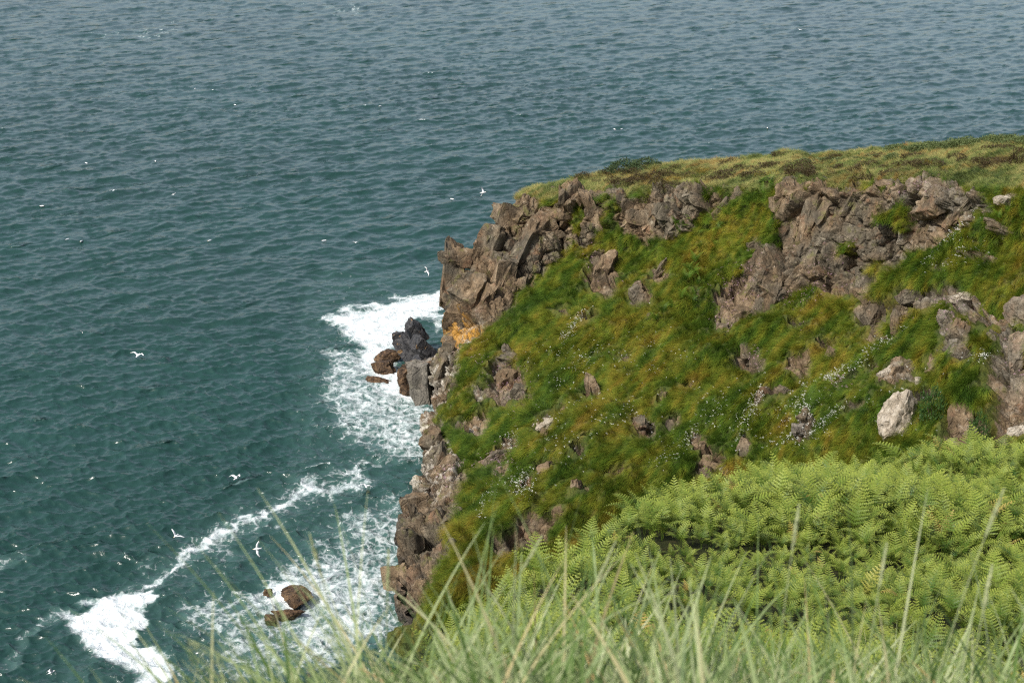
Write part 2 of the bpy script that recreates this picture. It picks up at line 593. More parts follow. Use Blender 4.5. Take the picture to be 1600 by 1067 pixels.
# ---------------------------------------------------------------- the headland
# every column runs from the plateau skyline down the cliff and the turf slope to its toe
COLS = [
    # A skyline      B plateau       C rim           C2 cliff        D base+z       E             F              G              H
    [(806, 299, 152), (805, 301, 150), (803, 304, 148), (735, 378, 146.5), (692, 480, 6), (668, 590, 3), (655, 720, 3), (632, 820, 3), (596, 950, 3)],
    [(860, 287, 156), (850, 298, 151), (842, 312, 147), (800, 400, 145), (760, 500, 8), (725, 600, 5.5), (712, 700, 5), (690, 820, 5), (655, 960, 4.5)],
    [(930, 268, 160), (915, 285, 152), (905, 305, 146), (880, 360, 144.5), (850, 430, 10), (830, 560, 8), (800, 680, 6.8), (770, 800, 5.8), (735, 940, 4.5)],
    [(1020, 255, 162), (1010, 280, 150), (1000, 303, 143), (980, 345, 142.2), (960, 395, 12.8), (940, 520, 10.5), (910, 660, 8.6), (880, 780, 7), (850, 900, 5)],
    [(1120, 246, 164), (1115, 270, 150), (1105, 300, 138), (1090, 335, 137.5), (1070, 380, 15.2), (1050, 500, 12.5), (1030, 620, 10), (1000, 730, 8), (970, 830, 5)],
    [(1220, 240, 164), (1215, 265, 148), (1210, 290, 132), (1197, 375, 130), (1185, 460, 14.2), (1170, 540, 13), (1150, 630, 11), (1130, 710, 9), (1110, 800, 6)],
    [(1330, 234, 162), (1325, 258, 144), (1315, 284, 126), (1313, 372, 123.5), (1310, 455, 16), (1290, 540, 14.5), (1270, 620, 12.8), (1250, 690, 11), (1230, 780, 8)],
    [(1450, 222, 158), (1445, 250, 138), (1440, 280, 120), (1430, 342, 118.5), (1420, 405, 20), (1410, 500, 18), (1400, 600, 16), (1390, 690, 14), (1380, 780, 11)],
    [(1610, 208, 150), (1605, 250, 128), (1600, 300, 110), (1590, 350, 108.5), (1580, 400, 24), (1580, 500, 22), (1575, 600, 20), (1570, 690, 18), (1565, 790, 15)],
    [(1850, 190, 145), (1850, 245, 118), (1850, 300, 98), (1850, 350, 96), (1850, 400, 28.5), (1850, 500, 26.5), (1850, 600, 24.5), (1850, 690, 22.5), (1850, 790, 19)],
]


def build_headland():
    cols = []
    for c in COLS:
        pts = [at_y(*q) for q in c[:4]] + [at_z(*q) for q in c[4:]]
        back = pts[0] + np.array([2.0, 9.0, -3.5])
        low = pts[0] + np.array([4.0, 22.0, 0])
        low[2] = -4
        toe = pts[-1] + np.array([0.5, -3.0, -9.0])
        cols.append([low, back] + pts + [toe])
    hid = []
    for k, p in enumerate(cols[0]):
        q = p + np.array([1.6, 3.0, 0])
        q[2] = -4
        hid.append(q)
    mid = [p + (q - p) * np.array([0.1, 0.35, 0.4]) for p, q in zip(cols[0], hid)]
    cols = [hid, mid] + cols
    G = np.array(cols).transpose(1, 0, 2)          # rows, columns, xyz
    R, K = G.shape[:2]
    rc = [4, 10, 22, 26, 60, 80, 95, 85, 80, 85, 8]     # samples per row interval
    cc = [4, 10, 62, 62, 62, 62, 62, 66, 72, 78, 40]
    tr = np.concatenate([k + np.arange(n) / n for k, n in enumerate(rc)] + [[R - 1]])
    tc = np.concatenate([k + np.arange(n) / n for k, n in enumerate(cc)] + [[K - 1]])

    def wmat(t, n):
        W = np.zeros((len(t), n))
        i = np.minimum(t.astype(int), n - 2)
        f = t - i
        W[np.arange(len(t)), i] = 1 - f
        W[np.arange(len(t)), i + 1] = f
        return W
    P = np.einsum('ri,ijk->rjk', wmat(tr, R), G)
    P = np.einsum('cj,rjk->rck', wmat(tc, K), P)

    def blur(P, ax, n):
        for _ in range(n):
            Q = P.copy()
            sl = [slice(None)] * 3
            lo, mi, hi = list(sl), list(sl), list(sl)
            lo[ax], mi[ax], hi[ax] = slice(0, -2), slice(1, -1), slice(2, None)
            Q[tuple(mi)] = 0.25 * P[tuple(lo)] + 0.5 * P[tuple(mi)] + 0.25 * P[tuple(hi)]
            P = Q
        return P
    P = blur(P, 0, 55)
    edge = P.copy()
    P = blur(P, 1, 220)
    keep = np.clip(1 - np.abs(np.arange(P.shape[1]) - 14) / 40.0, 0, 1)[None, :, None]
    P = P * (1 - keep) + blur(edge, 1, 10) * keep
    nr, nc = P.shape[:2]
    Nn = grid_normals(P)
    if Nn[nr // 2, nc // 2, 2] < 0:
        Nn = -Nn
    flat = P.reshape(-1, 3)
    nrm = Nn.reshape(-1, 3)
    px, py, dep = project(flat)
    w1 = fbm(flat * 0.45, 4, 1)
    w2 = fbm(flat * 0.45 + 50, 4, 2)
    qx, qy = px + w1 * 13, py + w2 * 13
    rock = np.zeros(len(flat))

    def poly(p, soft=7, val=1.0):
        nonlocal rock
        rock = np.maximum(rock, val * sstep(soft, -soft, poly_sd(qx, qy, p)))

    def blob(x, y, rx, ry, ang=0, val=1.0):
        nonlocal rock
        c, s = math.cos(math.radians(ang)), math.sin(math.radians(ang))
        u, v = (qx - x), (qy - y)
        d = np.hypot((u * c - v * s) / rx, (u * s + v * c) / ry)
        rock = np.maximum(rock, val * sstep(1.25, 0.75, d))

    poly([(795, 302), (845, 310), (900, 303), (960, 301), (1040, 301), (1130, 298), (1165, 296), (1140, 322), (1085, 345), (1060, 368), (1010, 388), (985, 372), (968, 338), (945, 345), (925, 388), (895, 388), (870, 402), (845, 445), (800, 482), (755, 505), (738, 530), (722, 570), (705, 592), (690, 640), (695, 690), (735, 740), (715, 790), (700, 860), (672, 915), (640, 970), (500, 980), (540, 700), (600, 500), (640, 360), (740, 310)])
    poly([(1208, 292), (1300, 284), (1400, 276), (1480, 280), (1530, 298), (1545, 330), (1500, 352), (1470, 380), (1400, 402), (1370, 430), (1350, 462), (1290, 455), (1235, 468), (1190, 485), (1150, 512), (1112, 512), (1118, 470), (1160, 420), (1185, 380), (1215, 372), (1205, 330)])
    poly([(765, 552), (800, 545), (825, 600), (832, 640), (790, 652), (755, 630)], 6)
    for q in [(945, 425, 20, 30), (1000, 458, 18, 22), (1032, 425, 10, 26), (1170, 560, 26, 18, 20), (1252, 566, 26, 12, 10), (1325, 596, 16, 8, 35),
              (1360, 492, 20, 30), (1430, 474, 46, 16, 15), (1402, 508, 12, 22), (1500, 470, 34, 18, -20), (1490, 520, 14, 26), (1500, 545, 22, 12), (998, 668, 18, 18), (850, 735, 16, 12),
              (780, 712, 34, 14, 30), (856, 662, 22, 10, 20), (1112, 718, 24, 20), (1162, 700, 12, 24), (1252, 668, 28, 16, 35), (820, 828, 62, 26, 25),
              (700, 752, 26, 20), (1500, 660, 28, 30), (1440, 612, 40, 12, 10), (1395, 582, 30, 10), (1570, 640, 30, 150), (915, 498, 10, 7), (1040, 620, 8, 8),
              (880, 490, 14, 6), (940, 556, 16, 10), (760, 620, 20, 14), (740, 660, 20, 8, 20), (1535, 400, 20, 6), (1560, 360, 16, 6), (1580, 312, 26, 12), (905, 700, 10, 8), (1090, 690, 8, 16), (1090, 470, 8, 12), (985, 560, 14, 7, 15), (1075, 590, 16, 7, 10), (930, 610, 12, 8), (1210, 610, 22, 8, 20), (1290, 530, 16, 10), (1250, 510, 14, 8), (840, 620, 10, 12), (870, 640, 8, 6), (960, 730, 16, 9, 20), (820, 760, 12, 14), (905, 760, 18, 9), (1060, 660, 10, 12), (1340, 640, 18, 10, 30), (1460, 560, 14, 10), (1540, 500, 16, 10), (1470, 420, 18, 7)]:
        blob(*q)
    # turf tongues inside the rock
    hole = np.zeros(len(flat))
    for (x, y, rx, ry) in [(955, 355, 12, 34), (1390, 345, 24, 22), (905, 345, 8, 30), (1335, 395, 16, 8), (760, 585, 10, 22), (735, 545, 22, 14), (1180, 300, 18, 14), (700, 650, 20, 16)]:
        hole = np.maximum(hole, sstep(1.3, 0.6, np.hypot((qx - x) / rx, (qy - y) / ry)))
    rock *= 1 - hole
    hidden = np.zeros((nr, nc))
    hidden[:, :14] = 1
    hidden[:6] = 1
    rock = np.maximum(rock, hidden.ravel())
    plat = sstep(0, 8, np.where(py < 302 + (px > 1450) * (px - 1450) * 0.2, 8, 0)) * (rock < 0.5)
    rowt = np.repeat(tr[:, None], nc, 1).ravel()
    # turf relief
    turf = 0.60 * fbm(flat * 0.28, 3, 5) + 0.48 * fbm(flat * np.array([0.75, 0.9, 1.4]), 3, 9)
    turf *= np.where(rowt < 4, 0.7, 1.0)
    # jointed rock: tilted facets, elongated down the dip
    e1 = np.array([0.45, 0.1, -0.88])
    e1 /= np.linalg.norm(e1)
    e2 = np.cross(e1, [0, 1, 0])
    e2 /= np.linalg.norm(e2)
    e3 = np.cross(e1, e2)
    M = np.stack([e1, e2, e3], 1)
    wp = flat + 0.14 * np.stack([vnoise(flat * 0.7, 21), vnoise(flat * 0.7 + 9, 22), vnoise(flat * 0.7 + 19, 23)], 1)
    L = wp @ M
    disp = np.zeros(len(flat))
    for size, amp, sd in ((5.2, 1.5, 100), (2.1, 0.72, 200), (0.8, 0.27, 300), (0.36, 0.09, 350)):
        S = np.array([0.36, 1.0, 1.0]) / size
        f1, f2, off, rn = cells(L * S, sd)
        facet = (rn[:, 0] - 0.5) * amp + ((rn[:, 1:4] - 0.5) * off * np.array([0.8, 1.3, 1.3])).sum(1) * amp * 1.3
        crack = -0.6 * amp * sstep(0.13, 0.0, f2 - f1)
        disp += facet + crack
    disp += 0.06 * fbm(flat * 2.6, 3, 31)
    r = sstep(0.25, 0.75, rock)
    inset = np.where(rowt > 6.2, -0.4, 0.0)
    d = turf * (1 - r) + (disp + inset) * r
    Q = flat + nrm * d[:, None]
    # thick turf lip hangs over the rock under it
    zed = Q[:, 2]
    me = np_mesh('headland', Q, grid_faces(nr, nc), [MAT_HEAD])
    me.set_sharp_from_angle(angle=math.radians(34))
    add_attr(me, 'rock', rock)
    add_attr(me, 'wet', rock * sstep(3.4, 1.2, zed + 0.8 * w1))
    add_attr(me, 'orange', rock * sstep(1.2, 0.6, np.hypot((qx - 712) / 34, (qy - 515) / 26)))
    add_attr(me, 'guano', rock * np.maximum(sstep(60, 10, poly_sd(px, py, [(690, 590), (740, 540), (720, 620), (690, 720), (655, 740), (660, 640)])), 0.25 * (px > 1380)))
    o = tag(link(bpy.data.objects.new('headland', me)), kind='structure')
    Pd = Q.reshape(nr, nc, 3)
    return o, Pd, rock.reshape(nr, nc), rowt.reshape(nr, nc)


HEAD, HP, HROCK, HROW = build_headland()
HV = HP.reshape(-1, 3)
HF = grid_faces(*HP.shape[:2])
BVH = BVHTree.FromPolygons([tuple(v) for v in HV], [tuple(int(i) for i in f) for f in HF])


def hit(px, py):
    d = ray(px, py)
    d /= np.linalg.norm(d)
    loc, nrm, idx, dist = BVH.ray_cast(Vector(CAM), Vector(d))
    return loc, nrm, dist


# ---------------------------------------------------------------- the hill the camera stands on
EDGE = [(-1.6, -6), (-1.5, 3), (-0.9, 5), (-0.7, 9), (-0.9, 15.5), (0.6, 19.5), (2.2, 24), (5.6, 28.6), (9.5, 31.6), (13.5, 34.2), (19, 36.5), (30, 40), (60, 50), (60, -6)]
PROF = np.array([(-8, 59.3), (0, 58.4), (3, 57.3), (6, 55.2), (9, 53.2), (12, 51.45), (16, 49.55), (20, 47.85), (25, 46.2), (30, 44.35), (36, 41.9), (60, 34)])


def hill_z(x, y):
    sd = poly_sd(x, y, EDGE)
    z = np.interp(y, PROF[:, 0], PROF[:, 1])
    P = np.stack([x, y, 0 * x], 1)
    z = z + (0.16 * fbm(P * 0.45, 3, 400) + 0.06 * fbm(P * 1.7, 2, 410)) * sstep(1, 6, y)
    out = np.maximum(sd, 0)
    return z - np.minimum(out * out * 0.8, out * 1.7) - 0.25 * sstep(-1.2, 0, sd) , sd


def build_hill():
    xs = np.concatenate([np.arange(-32, -4, 1.0), np.arange(-4, 22, 0.22), np.arange(22, 60, 1.0)])
    ys = np.concatenate([np.arange(-8, 1, 0.6), np.arange(1, 42, 0.22), np.arange(42, 76, 1.0)])
    X, Y = np.meshgrid(xs, ys)
    z, sd = hill_z(X.ravel(), Y.ravel())
    z = np.maximum(z, -4)
    b = NT('hill_soil')
    nz = b.noise(3.0, 6, 0.7)
    col = b.ramp(nz, [(0.35, (0.010, 0.012, 0.004)), (0.55, (0.026, 0.030, 0.009)), (0.7, (0.05, 0.038, 0.016))])
    m = b.end(b.bsdf(col, 0.95, b.bump(nz, 1.0, 0.2), 0.1).outputs[0])
    F = grid_faces(len(ys), len(xs))[:, ::-1]
    me = np_mesh('hillside', np.stack([X.ravel(), Y.ravel(), z], 1), F, [m])
    return tag(link(bpy.data.objects.new('hillside', me)), kind='structure')


build_hill()


# ---------------------------------------------------------------- scatter for uncountable growth
def scatter(name, pts, rot, scl, idx, sources):
    me = bpy.data.meshes.new(name)
    me.vertices.add(len(pts))
    me.vertices.foreach_set('co', np.ascontiguousarray(pts, np.float32).ravel())
    a = me.attributes.new('rot', 'FLOAT_VECTOR', 'POINT')
    a.data.foreach_set('vector', np.ascontiguousarray(rot, np.float32).ravel())
    add_attr(me, 'scl', scl)
    a = me.attributes.new('idx', 'INT', 'POINT')
    a.data.foreach_set('value', np.ascontiguousarray(idx, np.int32))
    o = bpy.data.objects.new(name, me)
    C.objects.link(o)
    ng = bpy.data.node_groups.new(name, 'GeometryNodeTree')
    ng.interface.new_socket('Geometry', in_out='INPUT', socket_type='NodeSocketGeometry')
    ng.interface.new_socket('Geometry', in_out='OUTPUT', socket_type='NodeSocketGeometry')
    N, Lk = ng.nodes, ng.links
    gi, go = N.new('NodeGroupInput'), N.new('NodeGroupOutput')
    iop = N.new('GeometryNodeInstanceOnPoints')
    jn = N.new('GeometryNodeJoinGeometry')
    for s in reversed(sources):
        oi = N.new('GeometryNodeObjectInfo')
        oi.inputs['Object'].default_value = s
        oi.inputs['As Instance'].default_value = True
        Lk.new(oi.outputs['Geometry'], jn.inputs[0])

    def named(nm, t):
        nd = N.new('GeometryNodeInputNamedAttribute')
        nd.data_type = t
        nd.inputs['Name'].default_value = nm
        return nd.outputs['Attribute']
    e2r = N.new('FunctionNodeEulerToRotation')
    Lk.new(named('rot', 'FLOAT_VECTOR'), e2r.inputs[0])
    Lk.new(gi.outputs[0], iop.inputs['Points'])
    Lk.new(jn.outputs[0], iop.inputs['Instance'])
    iop.inputs['Pick Instance'].default_value = True
    Lk.new(named('idx', 'INT'), iop.inputs['Instance Index'])
    Lk.new(e2r.outputs[0], iop.inputs['Rotation'])
    Lk.new(named('scl', 'FLOAT'), iop.inputs['Scale'])
    Lk.new(iop.outputs[0], go.inputs[0])
    md = o.modifiers.new('scatter', 'NODES')
    md.node_group = ng
    o['kind'] = 'stuff'
    return o


def frames_to_euler(xa, za):
    """euler XYZ of frames whose z axis is za and x axis lies towards xa"""
    za = za / np.linalg.norm(za, axis=1, keepdims=True)
    xa = xa - za * np.einsum('ij,ij->i', xa, za)[:, None]
    xa = xa / (np.linalg.norm(xa, axis=1, keepdims=True) + 1e-9)
    ya = np.cross(za, xa)
    sy = -xa[:, 2]
    ry = np.arcsin(np.clip(sy, -1, 1))
    rx = np.arctan2(ya[:, 2], za[:, 2])
    rz = np.arctan2(xa[:, 1], xa[:, 0])
    return np.stack([rx, ry, rz], 1)


def ribbon(V, F, root, az, length, width, lean, bend, segs, rng, side=None):
    """a tapering blade that starts upright-ish and bends over towards az"""
    p = np.array(root, float)
    th = lean
    d = np.array([math.cos(az), math.sin(az), 0])
    if side is None:
        s = az + math.pi / 2 + rng.normal() * 0.5
    else:
        s = side
    w = np.array([math.cos(s), math.sin(s), 0])
    st = len(V)
    for k in range(segs + 1):
        t = k / segs
        ww = width * (1 - t ** 1.8) * 0.5 + width * 0.03
        V.append(p - w * ww)
        V.append(p + w * ww)
        th2 = th + bend * t
        p = p + (d * math.sin(th2) + np.array([0, 0, math.cos(th2)])) * (length / segs)
    for k in range(segs):
        a = st + 2 * k
        F.append((a, a + 1, a + 3, a + 2))


def tuft(name, n, lo, hi, wid, lean, bend, mat, seed, rad=0.12, spread=0.9):
    rng = np.random.default_rng(seed)
    V, F = [], []
    for _ in range(n):
        az = rng.normal() * spread
        r = rad * math.sqrt(rng.random())
        a = rng.random() * 6.28
        ribbon(V, F, (r * math.cos(a), r * math.sin(a), -0.05), az, rng.uniform(lo, hi), wid * rng.uniform(0.6, 1.2), lean * rng.uniform(0.5, 1.4), bend * rng.uniform(0.6, 1.3), 4, rng)
    return bpy.data.objects.new(name, np_mesh(name, V, F, [mat]))


def face_samples(P, weight, n, rng):
    """random points on the quads of a grid, drawn with a density of weight per area"""
    a, b_, c, d = P[:-1, :-1], P[1:, :-1], P[1:, 1:], P[:-1, 1:]
    nr = np.cross(c - a, d - b_)
    ar = np.linalg.norm(nr, axis=-1)
    nr = nr / (ar[..., None] + 1e-12)
    nr = np.where(nr[..., 2:3] < 0, -nr, nr)
    w = (ar * weight[:-1, :-1]).ravel()
    k = rng.choice(len(w), n, p=w / w.sum())
    i, j = np.unravel_index(k, ar.shape)
    u, v = rng.random(n)[:, None], rng.random(n)[:, None]
    pt = (a[i, j] * (1 - u) + b_[i, j] * u) * (1 - v) + (d[i, j] * (1 - u) + c[i, j] * u) * v
    return pt, nr[i, j]


def headland_grass():
    rng = np.random.default_rng(11)
    px, py, _ = project(HP)
    vis = (px > 560) & (px < 1720) & (py < 960)
    wide = HROCK.copy()
    for _ in range(3):              # keep the long blades from burying the small rocks below them
        for ax in (0, 1):
            wide = np.maximum(wide, np.maximum(np.roll(wide, 1, ax), np.roll(wide, -1, ax)))
    turf = np.clip((0.55 - HROCK) / 0.25, 0, 1)
    bare = np.where(HROW > 6.0, np.clip((0.75 - wide) / 0.3, 0, 1), 1.0)
    slope = turf * bare * (HROW > 4.0) * vis
    near = np.clip((HP[..., 1] - 70) / 60, 0, 1)
    pts, nr = face_samples(HP, slope * (1.35 - 0.5 * near), 74000, rng)
    # the smooth slope direction
    down = np.stack([nr[:, 0], nr[:, 1], 0 * nr[:, 0]], 1)
    down /= np.linalg.norm(down, axis=1, keepdims=True) + 1e-6
    nz = fbm(pts * 0.22, 3, 501)
    ang = nz * 0.8
    wind = np.stack([-np.cos(ang - 0.35), np.sin(ang - 0.35) - 0.35, 0 * ang], 1)
    xa = 0.55 * down + 0.9 * wind + rng.normal(size=pts.shape) * 0.11
    za = nr * 0.8 + np.array([0, 0, 0.45])
    eul = frames_to_euler(xa, za)
    src = [tuft('slope_tuft', 18, 0.7, 1.5, 0.022, 0.95, 0.62, MAT_GRASS, 20 + k, 0.18, 0.22) for k in range(4)]
    scl = rng.uniform(0.65, 1.25, len(pts)) * (0.8 + 0.35 * vnoise(pts * 0.5, 77))
    tag(scatter('slope_grass', pts, eul, scl, rng.integers(0, 4, len(pts)), src), 'long combed green and golden grass covering the steep headland slope', 'grass')
    plat = turf * (HROW > 1.9) * (HROW <= 4.05) * (px > 700) * (px < 1720)
    pts, nr = face_samples(HP, plat, 30000, rng)
    ang = fbm(pts * 0.2, 3, 511) * 1.2
    xa = np.stack([-np.cos(ang), np.sin(ang), 0 * ang], 1) + rng.normal(size=pts.shape) * 0.22
    za = nr * 0.5 + np.array([0, 0, 0.7])
    src = [tuft('plateau_tuft', 15, 0.3, 0.75, 0.022, 0.8, 0.7, MAT_PLAT, 40 + k, 0.16, 0.8) for k in range(3)]
    tag(scatter('plateau_grass', pts, frames_to_euler(xa, za), rng.uniform(0.6, 1.3, len(pts)), rng.integers(0, 3, len(pts)), src), 'pale wind-blown grass on the flat top of the headland', 'grass')


headland_grass()


# ---------------------------------------------------------------- rocks
def rock_mesh(name, seed, mat, planes=13, subdiv=4, flat=(1, 1, 1), rough=0.05, blocky=False):
    rng = np.random.default_rng(seed)
    bm = bmesh.new()
    bmesh.ops.create_icosphere(bm, subdivisions=subdiv, radius=1.0)
    V = np.array([v.co for v in bm.verts])
    F = np.array([[v.index for v in f.verts] for f in bm.faces])
    bm.free()
    V *= 1.35
    for q in range(planes):
        n = rng.normal(size=3)
        if blocky and q < 6:
            n = np.eye(3)[q % 3] * (1 if q < 3 else -1) + n * 0.16
        n /= np.linalg.norm(n)
        d = rng.uniform(0.55, 0.95) if not blocky else (rng.uniform(0.6, 0.8) if q < 6 else rng.uniform(0.9, 1.1))
        h = V @ n - d
        V = V - np.outer(np.maximum(h, 0), n)
    nn = V / np.linalg.norm(V, axis=1, keepdims=True)
    f1, f2, off, rn = cells(V * 1.8 + seed, seed)
    V = V + nn * (((rn[:, 0] - 0.5) * 0.16 + (off * (rn[:, 1:4] - .5)).sum(1) * 0.16 - 0.05 * sstep(0.1, 0, f2 - f1)) + rough * fbm(V * 3.1 + seed, 4, seed))[:, None]
    V *= np.array(flat)
    me = np_mesh(name, V, F, [mat])
    me.set_sharp_from_angle(angle=math.radians(28))
    return me


BLOCKS = [rock_mesh('rock', 100 + k, MAT_ROCK, 12, 4, ((1, .8, .9), (0.75, .8, 1.25), (1.2, .8, .7))[k % 3], blocky=k % 2 == 0) for k in range(12)]


def place_rock(me, px, py, wpx, hpx, roll=0.0, name='rock', parent=None, sink=0.25, yaw=None, label=None, cat=None, group=None, zfix=None, depth=0.8):
    if zfix is None:
        loc, nrm, dist = hit(px, py)
    else:
        loc = Vector(at_z(px, py, zfix))
        dist = (loc - Vector(CAM)).length
    if loc is None:
        loc = Vector(at_y(px, py, 145.5))
        dist = (loc - Vector(CAM)).length
    s = dist / FPX
    sx, sz = wpx * s * 0.5, hpx * s * 0.5
    dirv = (loc - Vector(CAM)).normalized()
    o = bpy.data.objects.new(name, me)
    o.location = loc + dirv * (sink * sx)
    o.scale = (sx / 0.9, (sx + sz) * 0.5 * depth / 0.9, sz / 0.9)
    o.rotation_euler = (random.uniform(-.25, .25), math.radians(roll), random.uniform(-.5, .5) if yaw is None else math.radians(yaw))
    link(o, parent)
    tag(o, label, cat, group)
    return o


def cliff_blocks():
    # the big ones that the eye picks out: x, y, width, height, roll
    big = [(1232, 352, 46, 118, 5), (1262, 345, 38, 84, 12), (1218, 318, 30, 46, 0), (1290, 330, 44, 60, 20), (1330, 320, 40, 50, 30), (1462, 322, 54, 66, -8),
           (1490, 345, 40, 60, 25), (1510, 320, 26, 60, 30), (1404, 300, 26, 34, 40), (1380, 290, 22, 22, 10), (1302, 425, 60, 56, 20), (1270, 410, 30, 60, 0), (1340, 370, 50, 46, 10), (1440, 370, 46, 30, 8), (1400, 385, 30, 22, 0),
           (1470, 365, 34, 26, 0), (1250, 430, 40, 40, 30), (1215, 460, 46, 30, 30), (1180, 455, 30, 40, 20), (1160, 490, 36, 24, 25), (1330, 440, 56, 40, 15), (1370, 400, 30, 34, 0),
           (708, 432, 60, 92, 8), (725, 402, 60, 40, 15), (702, 404, 34, 34, 0), (762, 380, 60, 90, 30), (800, 340, 60, 70, 25), (825, 380, 46, 110, 22), (785, 440, 60, 80, 15), (740, 455, 56, 90, 20), (715, 495, 52, 70, 10),
           (760, 470, 34, 60, 18), (850, 350, 50, 60, 20), (875, 335, 40, 50, 10), (925, 330, 30, 60, -20), (935, 355, 26, 50, -15), (985, 330, 50, 50, 20), (1010, 345, 40, 70, 25), (1040, 330, 40, 50, 10), (1055, 352, 36, 36, 30), (1080, 320, 36, 30, 0), (1110, 312, 34, 26, 10),
           (700, 545, 26, 50, 20), (690, 575, 30, 50, 10), (665, 640, 26, 90, 4), (672, 690, 34, 60, 5), (690, 725, 44, 56, 20), (660, 740, 26, 40, 10), (655, 795, 60, 80, -8), (640, 850, 50, 70, -5), (620, 900, 44, 70, -8), (785, 600, 44, 60, 15), (810, 620, 40, 44, 10), (800, 560, 36, 24, 10)]
    for k, (x, y, w, h, r) in enumerate(big):
        me = BLOCKS[k % len(BLOCKS)]
        place_rock(me, x, y, w * 0.92, h * 0.92, r, parent=HEAD, sink=0.42)
    rng = random.Random(5)
    px, py, _ = project(HP)
    cand = np.argwhere((HROCK > 0.75) & (HROW > 3.6) & (px > 640) & (px < 1600) & (py > 300) & (py < 900))
    n = 0
    for i, j in cand[RNG.permutation(len(cand))]:
        if n >= 120:
            break
        w = rng.uniform(9, 26)
        if place_rock(BLOCKS[rng.randrange(len(BLOCKS))], px[i, j], py[i, j], w, w * rng.uniform(0.7, 1.5), rng.uniform(-10, 45), parent=HEAD, sink=0.3):
            n += 1


cliff_blocks()


def boulders():
    G = 'boulders and outcrops in the turf slope'
    spec = [  # x, y, w, h, roll, material, label
        (1414, 656, 62, 64, 20, MAT_PALE, 'large pale boulder, brightest and biggest on the turf slope, beside a dark leafy shrub'),
        (1438, 598, 26, 12, 0, MAT_PALE, 'small white rock slab lying just above the large pale boulder'),
        (1392, 580, 42, 20, -8, MAT_PALE, 'flat pale ledge of rock above and left of the white slab'),
        (1506, 472, 60, 26, 18, MAT_PALE, 'wide overhanging pale rock ledge under a golden turf tuft at right'),
        (1360, 494, 34, 42, 20, MAT_ROCK, 'jagged brown outcrop jutting left above a dark hollow in the slope'),
        (1428, 466, 46, 24, 10, MAT_ROCK, 'row of broken brown stones under the turf lip right of the jagged outcrop'),
        (1405, 505, 20, 40, 0, MAT_ROCK, 'narrow upright brown rock rib below the broken stones'),
        (1494, 520, 26, 50, 10, MAT_ROCK, 'dark brown upright rock below the wide overhanging ledge'),
        (1601, 500, 44, 54, 8, MAT_LICHEN, 'uppermost block of the lichen-covered crag cut by the right edge of the photo'),
        (1598, 552, 48, 66, -6, MAT_LICHEN, 'middle block of the lichen-covered crag cut by the right edge of the photo'),
        (1604, 622, 50, 76, 5, MAT_LICHEN, 'lowest and biggest block of the lichen-covered crag cut by the right edge of the photo'),
        (1590, 676, 22, 20, 0, MAT_PALE, 'small whitish stone at the foot of the tall right crag'),
        (1172, 556, 34, 28, 10, MAT_ROCK, 'round brown rock with pink flowers in the middle of the grass slope'),
        (1193, 578, 18, 14, 0, MAT_ROCK, 'small brown stone at the lower right of the round flowered rock'),
        (1176, 537, 12, 9, 0, MAT_PALE, 'little pale stone perched over the round flowered rock'),
        (944, 425, 32, 54, 20, MAT_ROCK, 'tall tan rock slab with white streaks left of the slope ferns'),
        (998, 460, 30, 40, 5, MAT_ROCK, 'tan pointed rock below the slab with white streaks'),
        (1034, 424, 14, 50, 20, MAT_ROCK, 'thin slanting rock sliver between the tan rocks and the fern patch'),
        (998, 670, 24, 34, 10, MAT_ROCK, 'solitary tan rock sitting low in the middle of the grass slope'),
        (1040, 620, 10, 12, 0, MAT_ROCK, 'tiny dark stone above the solitary low tan rock'),
        (852, 662, 36, 16, -25, MAT_PALE, 'thin tilted pale slab with a black gap under it'),
        (852, 732, 30, 20, 0, MAT_ROCK, 'blunt tan rock capped with rusty moss on the lower slope'),
        (1160, 704, 18, 44, -15, MAT_ROCK, 'upright tan rock rib just behind the bracken bank'),
        (1108, 722, 20, 26, 0, MAT_ROCK, 'small grey rock half hidden behind the bracken bank'),
        (1138, 734, 30, 12, 0, MAT_PALE, 'white stones peeping over the top of the bracken bank'),
        (1548, 398, 20, 10, 0, MAT_PALE, 'small white stone in flowery turf near the upper right edge'),
        (1580, 314, 36, 24, 10, MAT_PALE, 'grey-white pointed rock beside the ferns at the top right edge'),
        (1252, 670, 34, 28, 0, MAT_GREY, 'dark grey rock face in a hollow of the turf above the bracken'),
        (1498, 660, 26, 50, 15, MAT_ROCK, 'shadowed brown rocks right of the dark leafy shrub'),
        (778, 712, 40, 22, 20, MAT_ROCK, 'brown rock bank under turf near the seaward edge of the slope'),
        (746, 662, 24, 16, 0, MAT_ROCK, 'pinkish stone cluster near the seaward edge, above the brown bank'),
    ]
    for k, (x, y, w, h, r, m, lab) in enumerate(spec):
        me = rock_mesh('boulder', 300 + k, m, 11, 5 if k < 12 else 4, rough=0.07)
        place_rock(me, x, y, w, h, r, 'boulder', None, 0.25 if k else 0.12, label=lab, cat='rock', group=G)


boulders()


